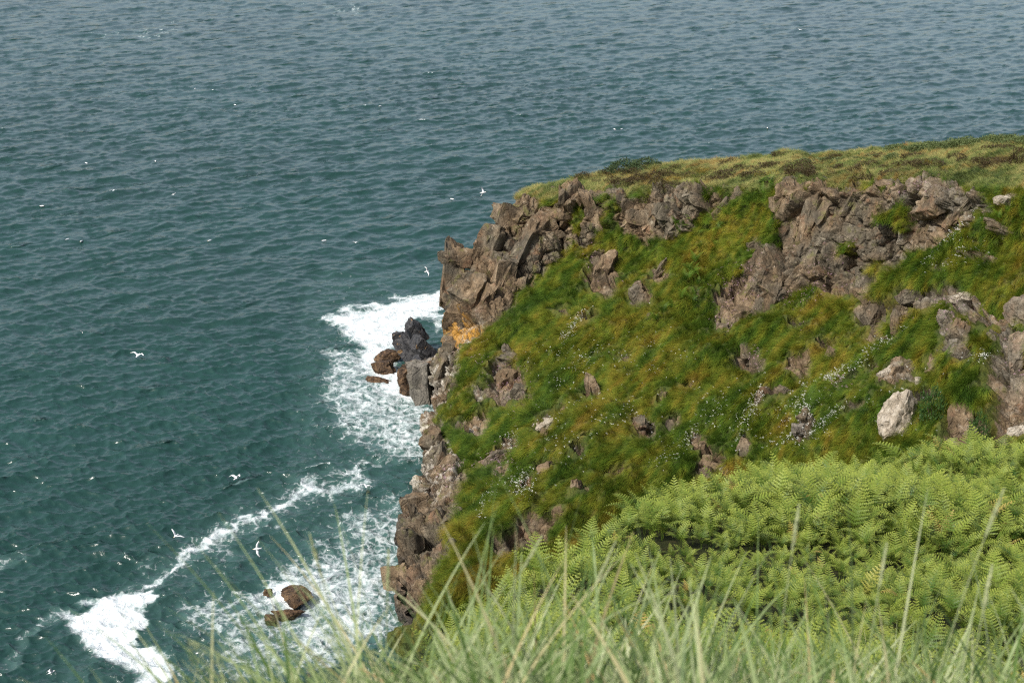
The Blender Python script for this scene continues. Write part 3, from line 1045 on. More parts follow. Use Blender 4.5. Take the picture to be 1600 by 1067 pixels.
def sea_rocks():
    spec = [
        # x, y(centre at water), w, h, roll, z, material, name, label
        (651, 520, 26, 44, -38, 2.6, MAT_BLACK, 'black wet rock pinnacle farthest out behind the slanting slab'),
        (642, 548, 34, 62, -40, 2.0, MAT_BLACK, 'big black slanting slab among the surf below the cliff'),
        (664, 548, 30, 60, -42, 2.6, MAT_BLACK, 'black ribbed rock with orange streaks against the cliff'),
        (624, 530, 18, 30, -18, 2.0, MAT_BLACK, 'small square black rock standing out at the seaward side'),
        (656, 574, 30, 36, -30, 2.0, MAT_BLACK, 'black rock in shadow under the ribbed rock'),
        (604, 556, 30, 20, 0, 0.6, MAT_BROWN, 'tawny rock knob left of the small square black rock'),
        (600, 576, 40, 24, -15, 0.3, MAT_BROWN, 'low brown weed-covered rock washed by white foam'),
        (592, 594, 34, 10, 12, 0.0, MAT_BROWN, 'flat brown rock barely above the foam'),
        (640, 588, 30, 36, 0, 1.0, MAT_BROWN, 'dark brown square rock below the big black slab'),
        (636, 612, 28, 24, 0, 0.4, MAT_BROWN, 'orange-brown rock at the waterline in front of the cliff'),
        (658, 600, 40, 76, -8, 1.8, MAT_GREY, 'grey upright rock buttress rising from the water at the cliff foot'),
        (462, 932, 52, 34, 0, 0.3, MAT_BROWN, 'dark seal-shaped rock in foam at the bottom, behind the grass'),
        (418, 926, 14, 12, 0, 0.2, MAT_BROWN, 'tiny round rock left of the dark rock in foam'),
        (446, 960, 40, 20, 0, 0.2, MAT_BROWN, 'reddish-brown rock below the dark rock in foam'),
        (424, 972, 20, 24, 0, 0.1, MAT_BROWN, 'small reddish rock lowest of the rocks in foam'),
    ]
    for k, (x, y, w, h, r, z, m, lab) in enumerate(spec):
        me = rock_mesh('sea_rock', 500 + k, m, 10, 4, rough=0.05, blocky=m is MAT_BLACK or k % 2 == 0)
        o = place_rock(me, x, y, w, h, r, 'sea_rock', None, 0.1, label=lab, cat='rock', group='rocks in the surf', zfix=z)


sea_rocks()


ORD = ['leftmost', 'second', 'third', 'fourth', 'fifth', 'sixth', 'seventh', 'eighth', 'ninth', 'tenth', 'eleventh', 'twelfth', 'thirteenth', 'fourteenth', 'fifteenth', 'sixteenth', 'seventeenth', 'eighteenth', 'nineteenth', 'twentieth']


def ordinal(k):
    return ORD[k] if k == 0 else ORD[k] + ' from the left'


# ---------------------------------------------------------------- ferns
def frond_mesh(name, seed, detail=1):
    rng = np.random.default_rng(seed)
    V, F, T = [], [], []
    # rachis: rises, then arches over
    pts, dirs = [], []
    p = np.array([0.0, 0.0, -0.05])
    th = rng.uniform(0.12, 0.3)
    stalk, blade = rng.uniform(0.42, 0.6), rng.uniform(0.62, 0.85)
    n = 26
    tot = stalk + blade
    droop = rng.uniform(0.8, 1.9)
    side = rng.normal() * 0.12
    for k in range(n + 1):
        t = k / n
        a = th + droop * max(0, t - 0.25) / 0.75
        d = np.array([math.sin(a), side * t, math.cos(a)])
        d /= np.linalg.norm(d)
        pts.append(p.copy())
        dirs.append(d)
        p = p + d * tot / n
    for k in range(n):
        w = 0.006 * (1 - k / n) + 0.001
        s = len(V)
        y = np.array([0, w, 0])
        V += [pts[k] - y, pts[k] + y, pts[k + 1] + y * 0.9, pts[k + 1] - y * 0.9]
        F.append((s, s + 1, s + 2, s + 3))
        T += [0.1] * 4
    k0 = int(n * stalk / tot)
    np_ = 11
    for q in range(np_):
        t = q / (np_ - 1)
        f = k0 + (n - k0) * (0.02 + 0.96 * t)
        i = min(int(f), n - 1)
        base = pts[i] + (pts[i + 1] - pts[i]) * (f - i)
        d = dirs[i]
        up = np.cross(d, [0, 1, 0])
        up = up / np.linalg.norm(up)
        if up[2] < 0:
            up = -up
        ln = (0.30 * (1 - t) ** 0.85 + 0.02) * rng.uniform(0.85, 1.1) * (0.8 if q == 0 else 1)
        for sg in (-1, 1):
            ax = np.array([0, sg, 0]) * 0.93 + d * rng.uniform(0.3, 0.45) + up * rng.uniform(0.0, 0.22)
            ax /= np.linalg.norm(ax)
            fw = d - ax * (d @ ax)
            fw /= np.linalg.norm(fw)
            npn = max(3, int(ln / 0.032))
            for j in range(npn):
                u = j / npn
                c = base + ax * ln * u - up * (0.10 * ln * u * u) * 1.6
                pl = 0.038 * (1 - u) ** 0.7 * (0.55 + 0.45 * (1 - t)) + 0.006
                hw = ln / npn * 0.62
                for s2 in (-1, 1):
                    s = len(V)
                    tip = c + fw * s2 * pl + ax * pl * 0.35 - up * pl * rng.uniform(0.0, 0.35)
                    V += [c - ax * hw * 0.8, c + ax * hw, tip]
                    F.append((s, s + 1, s + 2) if s2 * sg > 0 else (s, s + 2, s + 1))
                    T += [0.25 + 0.45 * t + 0.25 * u, 0.25 + 0.45 * t + 0.25 * u, 0.35 + 0.45 * t + 0.3 * u]
    me = bpy.data.meshes.new(name)
    me.from_pydata([tuple(v) for v in V], [], F)
    me.materials.append(MAT_FERN)
    add_attr(me, 'tip', T)
    me.polygons.foreach_set('use_smooth', [False] * len(me.polygons))
    return me


FRONDS = [frond_mesh('frond', 700 + k) for k in range(8)]


def fern(loc, scale, rng, label, group, tint=(1, 1, 1), n=None, lean=None):
    root = bpy.data.objects.new('fern', None)
    root.location = loc
    root.rotation_euler = (0, 0, rng.uniform(0, 6.28))
    root.scale = (scale,) * 3
    root.empty_display_size = 0.1
    link(root)
    tag(root, label, 'fern', group)
    n = n or rng.randint(4, 6)
    a0 = rng.uniform(0, 6.28)
    for k in range(n):
        f = bpy.data.objects.new('frond', rng.choice(FRONDS))
        f.parent = root
        f.rotation_euler = (rng.uniform(-.15, .15), rng.uniform(-0.28, 0.12), a0 + 6.283 * k / n + rng.uniform(-.4, .4))
        s = rng.uniform(0.75, 1.15)
        f.scale = (s, s, s)
        v = rng.uniform(0.75, 1.2)
        f.color = (tint[0] * v, tint[1] * v, tint[2] * v, 1)
        C.objects.link(f)
    return root


def bracken():
    rng = np.random.default_rng(31)
    pr = random.Random(31)
    n = 30000
    y = rng.uniform(6.5, 38, n)
    x = rng.uniform(-3, 22, n)
    z, sd = hill_z(x, y)
    ok = (sd < -0.1) & (np.abs(x) < 0.40 * y + 1.2)
    # gaps and hollows in the bank
    gap = fbm(np.stack([x * 0.9, y * 0.7, 0 * x], 1), 3, 620)
    ok &= gap < 0.85
    x, y, z = x[ok], y[ok], z[ok]
    # thin to a minimum spacing
    keep = []
    cell = {}
    for i in range(len(x)):
        c = (math.floor(x[i] / 0.33), math.floor(y[i] / 0.33))
        if c in cell:
            continue
        cell[c] = 1
        keep.append(i)
    x, y, z = x[keep], y[keep], z[keep]
    hgt = 0.85 + 0.36 * vnoise(np.stack([x * .35, y * .35, 0 * x], 1), 601) + 0.14 * rng.normal(size=len(x))
    hgt = np.clip(hgt, 0.45, 1.35) * np.interp(y, [7, 14, 30], [0.40, 0.54, 0.68]) * RNG.uniform(0.75, 1.2, len(x))
    order = np.argsort(y)
    first = order[:300]
    for i in first:
        fern((x[i], y[i], z[i]), hgt[i], pr, 'pale green bracken fern in the dense bank nearest the blurred grass', 'bracken ferns of the near bank')
    rest = order[300:]
    P, R, S, I = [], [], [], []
    for i in rest:
        a0 = pr.uniform(0, 6.28)
        m = pr.randint(4, 6)
        for k in range(m):
            P.append((x[i], y[i], z[i]))
            R.append((pr.uniform(-.15, .15), pr.uniform(-0.28, 0.12), a0 + 6.283 * k / m + pr.uniform(-.4, .4)))
            S.append(hgt[i] * pr.uniform(0.75, 1.15))
            I.append(pr.randrange(8))
    src = [bpy.data.objects.new('frond', m) for m in FRONDS]
    print('ferns', len(x), 'rest', len(rest))
    tag(scatter('bracken', P, R, S, I, src), 'dense pale green bracken covering the near bank behind the first ferns', 'bracken')


bracken()


def slope_ferns():
    pr = random.Random(77)
    patches = [
        ([(1066, 360), (1080, 352), (1096, 350), (1104, 360), (1086, 366), (1072, 372), (1058, 368)], 'deep green fern in the patch under the middle cliff'),
        ([(1150, 335), (1160, 322), (1140, 345), (1128, 356), (1172, 312), (1185, 300), (1118, 368)], 'deep green fern in the gully left of the crag'),
        ([(1110, 395), (1125, 388), (1098, 402), (1086, 412), (1092, 390), (1120, 404)], 'deep green fern just below the gully'),
        ([(1074, 430), (1086, 440), (1066, 450), (1080, 462), (1070, 470), (1090, 455), (1078, 482)], 'deep green fern in the long mid-slope patch'),
        ([(1040, 498), (1052, 492), (1030, 504)], 'small green fern below the long patch'),
        ([(1570, 340), (1585, 332), (1598, 345), (1580, 352), (1560, 350)], 'bright green fern by pale rock at upper right'),
        ([(1200, 296), (1190, 310), (1204, 306)], 'green fern at the cliff top by the crag'),
    ]
    for pts, lab in patches:
        for k, (x, y) in enumerate(sorted(pts)):
            for _ in range(1):
                loc, nrm, d = hit(x + pr.uniform(-6, 6), y + pr.uniform(-4, 4))
                if loc is None:
                    continue
                fern(loc, pr.uniform(1.15, 1.7), pr, lab + ', ' + ordinal(k), 'ferns on the headland', (0.50, 0.66, 0.36))


slope_ferns()


# ---------------------------------------------------------------- shrubs, heather, flowers
def leaf_clump(name, seed, mat, n=900, rad=(1, 1, 0.6), leaf=0.09, flat=0.2):
    rng = np.random.default_rng(seed)
    V, F = [], []
    d = rng.normal(size=(n, 3))
    d[:, 2] = np.abs(d[:, 2]) * 0.9 - 0.1
    d /= np.linalg.norm(d, axis=1, keepdims=True)
    lump = 1 + 0.28 * fbm(d * 2.2 + seed, 3, seed)
    r = rng.uniform(0.55, 1.0, n) ** 0.5 * lump
    Pp = d * r[:, None] * np.array(rad)
    for p, dd in zip(Pp, d):
        up = dd + rng.normal(size=3) * 0.7
        up /= np.linalg.norm(up)
        s = np.cross(up, rng.normal(size=3))
        s /= np.linalg.norm(s) + 1e-6
        l = leaf * rng.uniform(0.6, 1.4)
        k = len(V)
        V += [p - s * l * 0.35, p + up * l * 0.5 + s * l * 0.0 - s * l * 0.1, p + up * l, p + s * l * 0.35 + up * l * 0.3]
        F.append((k, k + 1, k + 2, k + 3))
    me = np_mesh(name, V, F, [mat], smooth=False)
    return me


def stem_mesh(name, mat):
    V, F = [], []
    for a in range(7):
        az = a * 0.9
        for s in range(4):
            for c in range(3):
                t = s / 3
                w = 0.035 * (1 - t) + 0.008
                V.append((math.cos(az) * 0.5 * t + w * math.cos(c * 2.09), math.sin(az) * 0.5 * t + w * math.sin(c * 2.09), 0.5 * t - 0.08))
        b0 = a * 12
        for s in range(3):
            for c in range(3):
                F.append((b0 + s * 3 + c, b0 + s * 3 + (c + 1) % 3, b0 + s * 3 + 3 + (c + 1) % 3, b0 + s * 3 + 3 + c))
    return np_mesh(name, V, F, [mat])


def simple_leaf(name, c1, c2, trans=0.25):
    return foliage(name, lambda b, i: b.mix(b.noise(6.0, 3, 0.7), c1, c2), trans, 0.6)


def shrubs():
    pr = random.Random(3)
    m_bush = simple_leaf('dark_bush_leaf', (0.022, 0.045, 0.016), (0.075, 0.105, 0.035))
    m_heath = simple_leaf('heather_leaf', (0.022, 0.017, 0.009), (0.085, 0.058, 0.02))
    m_brak = simple_leaf('bracken_top_leaf', (0.05, 0.085, 0.025), (0.17, 0.20, 0.075))
    m_gold = simple_leaf('gorse_leaf', (0.10, 0.085, 0.015), (0.32, 0.22, 0.03))
    m_con = simple_leaf('shrub_leaf', (0.020, 0.055, 0.012), (0.065, 0.13, 0.028))
    bark = NT('bark')
    m_bark = bark.end(bark.bsdf(bark.ramp(bark.noise(9, 4), [(0.3, (0.04, 0.03, 0.02)), (0.7, (0.12, 0.09, 0.06))]), 0.9).outputs[0])
    stems = stem_mesh('stems', m_bark)
    kinds = {
        'bush': [leaf_clump('foliage', 40 + k, m_bush, 1500, (1, 0.8, 0.62), 0.11) for k in range(3)],
        'heather': [leaf_clump('foliage', 50 + k, m_heath, 800, (1, 0.8, 0.5), 0.11) for k in range(3)],
        'bracken': [leaf_clump('foliage', 60 + k, m_brak, 1200, (1, 0.8, 0.55), 0.13) for k in range(3)],
        'gorse': [leaf_clump('foliage', 70 + k, m_gold, 700, (1, 0.8, 0.5), 0.10) for k in range(2)],
        'shrub': [leaf_clump('foliage', 80 + k, m_con, 1600, (0.85, 0.7, 1.0), 0.10) for k in range(2)],
    }

    def add(kind, nm, x, y, w, h, lab, cat, group=None, color=None):
        loc, nrm, d = hit(x, y)
        if loc is None:
            return
        s = d / FPX
        root = bpy.data.objects.new(nm, None)
        root.location = loc - Vector((0, 0, 0.08))
        root.empty_display_size = 0.2
        root.rotation_euler = (0, 0, pr.uniform(-0.5, 0.5))
        link(root)
        tag(root, lab, cat, group)
        f = bpy.data.objects.new('foliage', pr.choice(kinds[kind]))
        f.scale = (w * s * 0.5, w * s * 0.45, h * s / (0.62 if kind != 'shrub' else 1.0))
        f.parent = root
        C.objects.link(f)
        st = bpy.data.objects.new('stems', stems)
        st.scale = (w * s * 0.5, w * s * 0.45, h * s)
        st.parent = root
        C.objects.link(st)

    for (x, y, w, h, lab) in [(978, 266, 56, 16, 'dark green low bush on the plateau skyline, left half of the pair'), (1012, 262, 58, 14, 'dark green low bush on the plateau skyline, right half of the pair'),
                              (1466, 640, 0, 0, None)]:
        if lab:
            add('bush', 'bush', x, y, w, h, lab, 'bush', 'bushes on the plateau')
    add('heather', 'heather_clump', 911, 277, 26, 10, 'small dark brown bush on the skyline left of the dark green bush', 'heather')
    add('heather', 'heather_clump', 1222, 243, 34, 8, 'brown heather mound on the skyline left of the green bracken', 'heather')
    add('heather', 'heather_clump', 1592, 252, 36, 24, 'nearly black heather bush at the top right edge', 'heather')
    add('heather', 'heather_clump', 1382, 264, 18, 10, 'single dark heather clump above the right cliff', 'heather')
    add('shrub', 'shrub', 1456, 652, 44, 52, 'dark green leafy shrub behind the large pale boulder', 'shrub')
    add('shrub', 'shrub', 1526, 690, 36, 50, 'dark green shrub in shade right of the brown rocks', 'shrub')
    add('shrub', 'shrub', 1352, 650, 22, 18, 'small dark green plant left of the large pale boulder', 'shrub')
    for k, x in enumerate(np.arange(1405, 1640, 13)):
        y = np.interp(x, [1405, 1500, 1640], [236, 226, 216])
        add('bracken', 'bracken_bush', x + pr.uniform(-4, 4), y + pr.uniform(-2, 5), pr.uniform(26, 38), pr.uniform(9, 15), 'green bracken bush on the skyline above the right cliff, ' + ordinal(k), 'bush', 'bracken along the plateau skyline')
    for k, x in enumerate(np.arange(1255, 1400, 20)):
        add('bracken', 'bracken_bush', x, np.interp(x, [1255, 1400], [252, 244]) + pr.uniform(-2, 4), pr.uniform(24, 34), pr.uniform(6, 9), 'low pale bracken left of the taller skyline bracken, ' + ordinal(k), 'bush', 'low bracken on the plateau')
    n = 0
    while n < 95:
        x = pr.uniform(930, 1600)
        y0 = np.interp(x, [930, 1100, 1300, 1450, 1600], [286, 276, 264, 256, 250]) + pr.gauss(0, 9)
        y0 = min(y0, np.interp(x, [930, 1200, 1480, 1600], [298, 286, 272, 290]))
        k = 'gorse' if pr.random() < 0.2 else 'heather'
        if k == 'gorse':
            add('gorse', 'gorse_clump', x, y0, pr.uniform(16, 36), pr.uniform(4, 8), 'low golden-yellow clump among the brown heather of the plateau', 'gorse', 'golden clumps on the plateau')
        else:
            add('heather', 'heather_clump', x, y0, pr.uniform(18, 52), pr.uniform(6, 13), 'low brown heather clump in the dark band above the cliff edge', 'heather', 'heather band on the plateau')
        n += 1


shrubs()


def flowers():
    rng = np.random.default_rng(91)
    b = NT('white_petal')
    m_w = b.end(b.bsdf((0.80, 0.80, 0.72), 0.7).outputs[0])
    b = NT('pink_petal')
    m_p = b.end(b.bsdf((0.50, 0.30, 0.38), 0.7).outputs[0])
    srcs = []
    for nm, m in (('campion', m_w), ('thrift', m_p)):
        V, F = [], []
        for k in range(4):
            c = rng.normal(size=3) * np.array([0.10, 0.10, 0.02]) + np.array([0, 0, 0.34])
            r = 0.021
            s = len(V)
            V.append(c + [0, 0, 0.012])
            for a in range(5):
                V.append(c + [r * math.cos(a * 1.2566), r * math.sin(a * 1.2566), 0])
            for a in range(5):
                F.append((s, s + 1 + a, s + 1 + (a + 1) % 5))
        me = bpy.data.meshes.new(nm)
        me.from_pydata([tuple(v) for v in V], [], F)
        me.materials.append(m)
        srcs.append(bpy.data.objects.new(nm, me))
    white = [((890, 520), 40, 12, -50, 160), ((905, 570), 60, 20, -40, 120), ((760, 790), 12, 30, 30, 110), ((815, 760), 26, 30, -40, 130), ((1060, 700), 50, 16, -40, 130), ((1170, 650), 16, 60, 20, 200), ((1250, 640), 60, 30, -35, 230),
             ((1300, 590), 50, 8, -20, 120), ((1350, 560), 90, 10, -35, 200), ((1290, 660), 40, 8, -40, 160), ((1480, 380), 60, 8, -45, 170), ((1500, 400), 60, 30, -20, 130), ((1530, 560), 30, 12, 0, 60), ((860, 560), 60, 40, 0, 70), ((1010, 560), 90, 60, 0, 120), ((1120, 640), 60, 40, 0, 110), ((950, 640), 90, 50, 0, 90), ((1420, 640), 90, 60, 0, 120), ((1240, 690), 80, 20, -10, 110), ((870, 700), 70, 60, 0, 90), ((800, 690), 12, 30, 20, 60)]
    pink = [((1150, 440), 50, 40, 0, 140), ((1250, 460), 40, 40, 0, 90), ((1175, 560), 26, 20, 0, 60), ((800, 600), 40, 40, 0, 110), ((1590, 560), 20, 90, 0, 170), ((1310, 410), 60, 50, 0, 110), ((1480, 490), 60, 40, 0, 70), ((780, 730), 50, 40, 0, 90), ((1420, 300), 60, 20, 0, 70), ((940, 410), 40, 40, 0, 50), ((735, 560), 40, 40, 0, 70), ((700, 740), 30, 40, 0, 60), ((1310, 600), 30, 20, 0, 40), ((1130, 500), 20, 30, 0, 50)]
    for nm, groups, src, lab in (('white_flowers', white, srcs[0], 'drifts of tiny white flowers on the grass slope'), ('pink_flowers', pink, srcs[1], 'tufts of faded pink flowers on and around the rocks')):
        P, R, S = [], [], []
        for (cx, cy), rx, ry, ang, n in groups:
            c, s = math.cos(math.radians(ang)), math.sin(math.radians(ang))
            for _ in range(n):
                u, v = rng.normal() * rx * 0.45, rng.normal() * ry * 0.45
                loc, nr, d = hit(cx + u * c - v * s, cy + u * s + v * c)
                if loc is None:
                    continue
                P.append(tuple(loc))
                R.append((rng.normal() * .2 + nr.y * -0.5, nr.x * 0.5, rng.uniform(0, 6.28)))
                S.append(rng.uniform(0.7, 1.2))
        tag(scatter(nm, P, R, S, np.zeros(len(P)), [src]), lab, 'flowers')


flowers()


# ---------------------------------------------------------------- the blurred grass in front
def near_grass():
    rng = np.random.default_rng(55)

    def tone(b, i):
        r = b.attr('tip')
        return b.ramp(r, [(0.0, (0.05, 0.10, 0.022)), (0.3, (0.13, 0.21, 0.055)), (0.55, (0.29, 0.36, 0.15)), (0.8, (0.46, 0.49, 0.28)), (0.93, (0.48, 0.40, 0.20)), (1.0, (0.52, 0.33, 0.15))])
    mat = foliage('near_grass_blade', tone, 0.4, 0.45)

    def blades(name, spec, lab):
        V, F, T = [], [], []
        for (x, y, az, ln, wd, lean, bend, seg, tone_) in spec:
            z = float(hill_z(np.array([x]), np.array([y]))[0][0])
            k = len(V)
            ribbon(V, F, (x, y, z - 0.03), az, ln, wd, lean, bend, seg, rng, side=rng.normal() * 0.6)
            T += [tone_] * (len(V) - k)
        me = np_mesh(name, V, F, [mat])
        add_attr(me, 'tip', np.array(T))
        return tag(link(bpy.data.objects.new(name, me)), lab, 'grass', kind='stuff')
    sp = []
    for _ in range(2700):           # the sward along the whole bottom edge
        y = rng.uniform(2.0, 4.6)
        x = rng.uniform(-0.82, 0.40 * y + 0.5)
        lim = 0.74 + 0.12 * math.sin(x * 5.1) + 0.08 * math.sin(x * 13 + 1)
        ln = rng.uniform(0.35, 1.0) * lim + 0.12
        az = rng.choice([math.pi, 0.2]) + rng.normal() * 0.8
        sp.append((x, y, az, ln, rng.uniform(0.009, 0.026), abs(rng.normal()) * 0.15, rng.uniform(0.2, 1.5), 8, np.clip(rng.normal(0.50, 0.26), 0, 1)))
    for _ in range(330):            # the taller clump left of the middle, combed over by the wind
        y = rng.uniform(2.6, 4.2)
        x = rng.normal(-0.33, 0.20)
        if x < -0.85:
            continue
        az = (math.pi + rng.normal() * 0.5) if rng.random() < 0.55 else rng.normal() * 0.6
        sp.append((x, y, az, rng.uniform(0.6, 1.12), rng.uniform(0.007, 0.015), rng.uniform(0.05, 0.4), rng.uniform(0.5, 1.7), 12, np.clip(rng.normal(0.55, 0.17), 0, 1)))
    for _ in range(600):            # the thick tussock at the lower left
        y = rng.uniform(2.3, 3.9)
        x = rng.uniform(-0.88, -0.05)
        az = (math.pi + rng.normal() * 0.6) if rng.random() < 0.5 else rng.normal() * 0.8
        sp.append((x, y, az, rng.uniform(0.45, 0.62 + 0.42 * (x + 0.88)), rng.uniform(0.008, 0.018), rng.uniform(0.05, 0.4), rng.uniform(0.4, 1.6), 10, np.clip(rng.normal(0.48, 0.22), 0, 1)))
    for _ in range(50):            # single tall blades on the right
        y = rng.uniform(2.4, 4.2)
        x = rng.uniform(-0.1, 0.37 * y)
        sp.append((x, y, rng.uniform(0, 6.28), rng.uniform(0.8, 1.15), rng.uniform(0.007, 0.013), rng.uniform(0.0, 0.2), rng.uniform(0.1, 0.8), 10, np.clip(rng.normal(0.5, 0.2), 0, 1)))
    for _ in range(130):             # broad blades close to the lens
        y = rng.uniform(1.5, 2.3)
        x = rng.uniform(-0.35, 0.37 * y)
        sp.append((x, y, rng.uniform(0, 6.28), rng.uniform(0.5, 0.82), rng.uniform(0.012, 0.024), rng.uniform(0.0, 0.3), rng.uniform(0.1, 0.8), 10, np.clip(rng.normal(0.45, 0.12), 0, 0.7)))
    blades('near_grass', sp, 'long blurred grass blades along the bottom of the view')
    sp = []
    for _ in range(5200):           # shorter grass between the sward and the ferns
        y = rng.uniform(4.0, 9.5)
        x = rng.uniform(-1.3, 0.42 * y)
        sd = float(poly_sd(np.array([x]), np.array([y]), EDGE)[0])
        if sd > 0.15:
            continue
        sp.append((x, y, rng.uniform(0, 6.28), rng.uniform(0.3, 0.75), rng.uniform(0.005, 0.010), abs(rng.normal()) * 0.2, rng.uniform(0.2, 1.4), 5, np.clip(rng.normal(0.5, 0.2), 0, 1)))
    blades('bank_grass', sp, 'yellow-green grass between the blurred blades and the bracken')

    # single seed stalks that stand out: x pixel of the head, y pixel, distance, label
    b = NT('seed_head')
    m_seed = b.end(b.bsdf(b.ramp(b.noise(60, 3), [(0.35, (0.17, 0.20, 0.09)), (0.65, (0.36, 0.38, 0.21))]), 0.8).outputs[0])
    stalks = [(485, 838, 3.4, -0.25, 'tall pale seed stalk standing against the sea left of the cliff'), (607, 862, 3.5, 0.05, 'pale seed stalk beside the cliff foot, right of the tallest one'),
              (300, 1005, 3.1, -0.5, 'bushy pale seed head over the sea at the lower left'), (1248, 792, 3.3, 0.1, 'tall single seed stalk in front of the bracken, right of the middle'),
              (1567, 768, 3.2, 0.35, 'tall leaning seed stalk at the right edge in front of the bracken'), (1385, 852, 3.4, 0.1, 'short pale seed stalk in front of the bracken between two tall ones'),
              (960, 850, 3.4, 0.45, 'leaning pale stalk in front of the left tip of the bracken'), (1550, 885, 3.0, 0.1, 'straight grey-green seed stalk low at the right'), (845, 840, 3.6, 0.6, 'long straw stalk leaning right over the brown hollow')]
    for (x, y, Y, lean, lab) in stalks:
        top = at_y(x, y, Y)
        rx, ry = top[0] - lean * 0.5, Y - 0.1
        rz = float(hill_z(np.array([max(rx, -1.4)]), np.array([ry]))[0][0])
        rx = max(rx, -1.4)
        base = np.array([rx, ry, rz - 0.03])
        root = bpy.data.objects.new('grass_stalk', None)
        root.location = base
        root.empty_display_size = 0.05
        link(root)
        tag(root, lab, 'grass stalk', 'seed stalks in the near grass')
        V, F = [], []
        n, m = 14, 5
        span = top - base
        path = []
        for k in range(n + 1):
            t = k / n
            q = span * t
            q[0] = span[0] * t ** 1.8
            q[1] = span[1] * t
            path.append(q)
        for k in range(n + 1):
            r = 0.0028 * (1 - 0.6 * k / n)
            for c in range(m):
                V.append(path[k] + np.array([r * math.cos(c * 6.283 / m), r * math.sin(c * 6.283 / m), 0]))
        for k in range(n):
            for c in range(m):
                F.append((k * m + c, k * m + (c + 1) % m, (k + 1) * m + (c + 1) % m, (k + 1) * m + c))
        me = np_mesh('stem', V, F, [mat])
        add_attr(me, 'tip', np.full(len(V), 0.72))
        link(bpy.data.objects.new('stem', me), root)
        # spikelets packed around the upper stalk
        V, F = [], []
        hl = 0.13
        d = path[-1] - path[-3]
        d /= np.linalg.norm(d)
        bushy = 0.035 if 'bushy' in lab else 0.0035
        for k in range(90):
            t = rng.random()
            c = path[-1] - d * hl * (1 - t)
            a = rng.random() * 6.283
            o = np.array([math.cos(a), math.sin(a), 0.0]) * bushy * math.sin(math.pi * min(1, t * 0.85 + 0.12))
            e = d + o * 12
            e /= np.linalg.norm(e)
            s = np.cross(e, [0.3, 0.8, 0.2])
            s /= np.linalg.norm(s)
            k0 = len(V)
            L_ = 0.014
            V += [c + o, c + o + e * L_ * .5 + s * 0.0018, c + o + e * L_, c + o + e * L_ * .5 - s * 0.0018]
            F.append((k0, k0 + 1, k0 + 2, k0 + 3))
        link(bpy.data.objects.new('seed_head', np_mesh('seed_head', V, F, [m_seed])), root)


near_grass()


# ---------------------------------------------------------------- gulls
def flat_mat(name, col, rough=0.6):
    b = NT(name)
    nz = b.noise(14, 3, 0.6)
    return b.end(b.bsdf(b.mix(nz, tuple(c * 0.9 for c in col), tuple(min(1, c * 1.08) for c in col)), rough).outputs[0])


M_WHITE = flat_mat('gull_white', (0.80, 0.80, 0.78))
M_WING = flat_mat('gull_grey', (0.52, 0.54, 0.56))
M_TIP = flat_mat('gull_wing_tip', (0.04, 0.04, 0.045))
M_BEAK = flat_mat('gull_beak', (0.55, 0.38, 0.06))


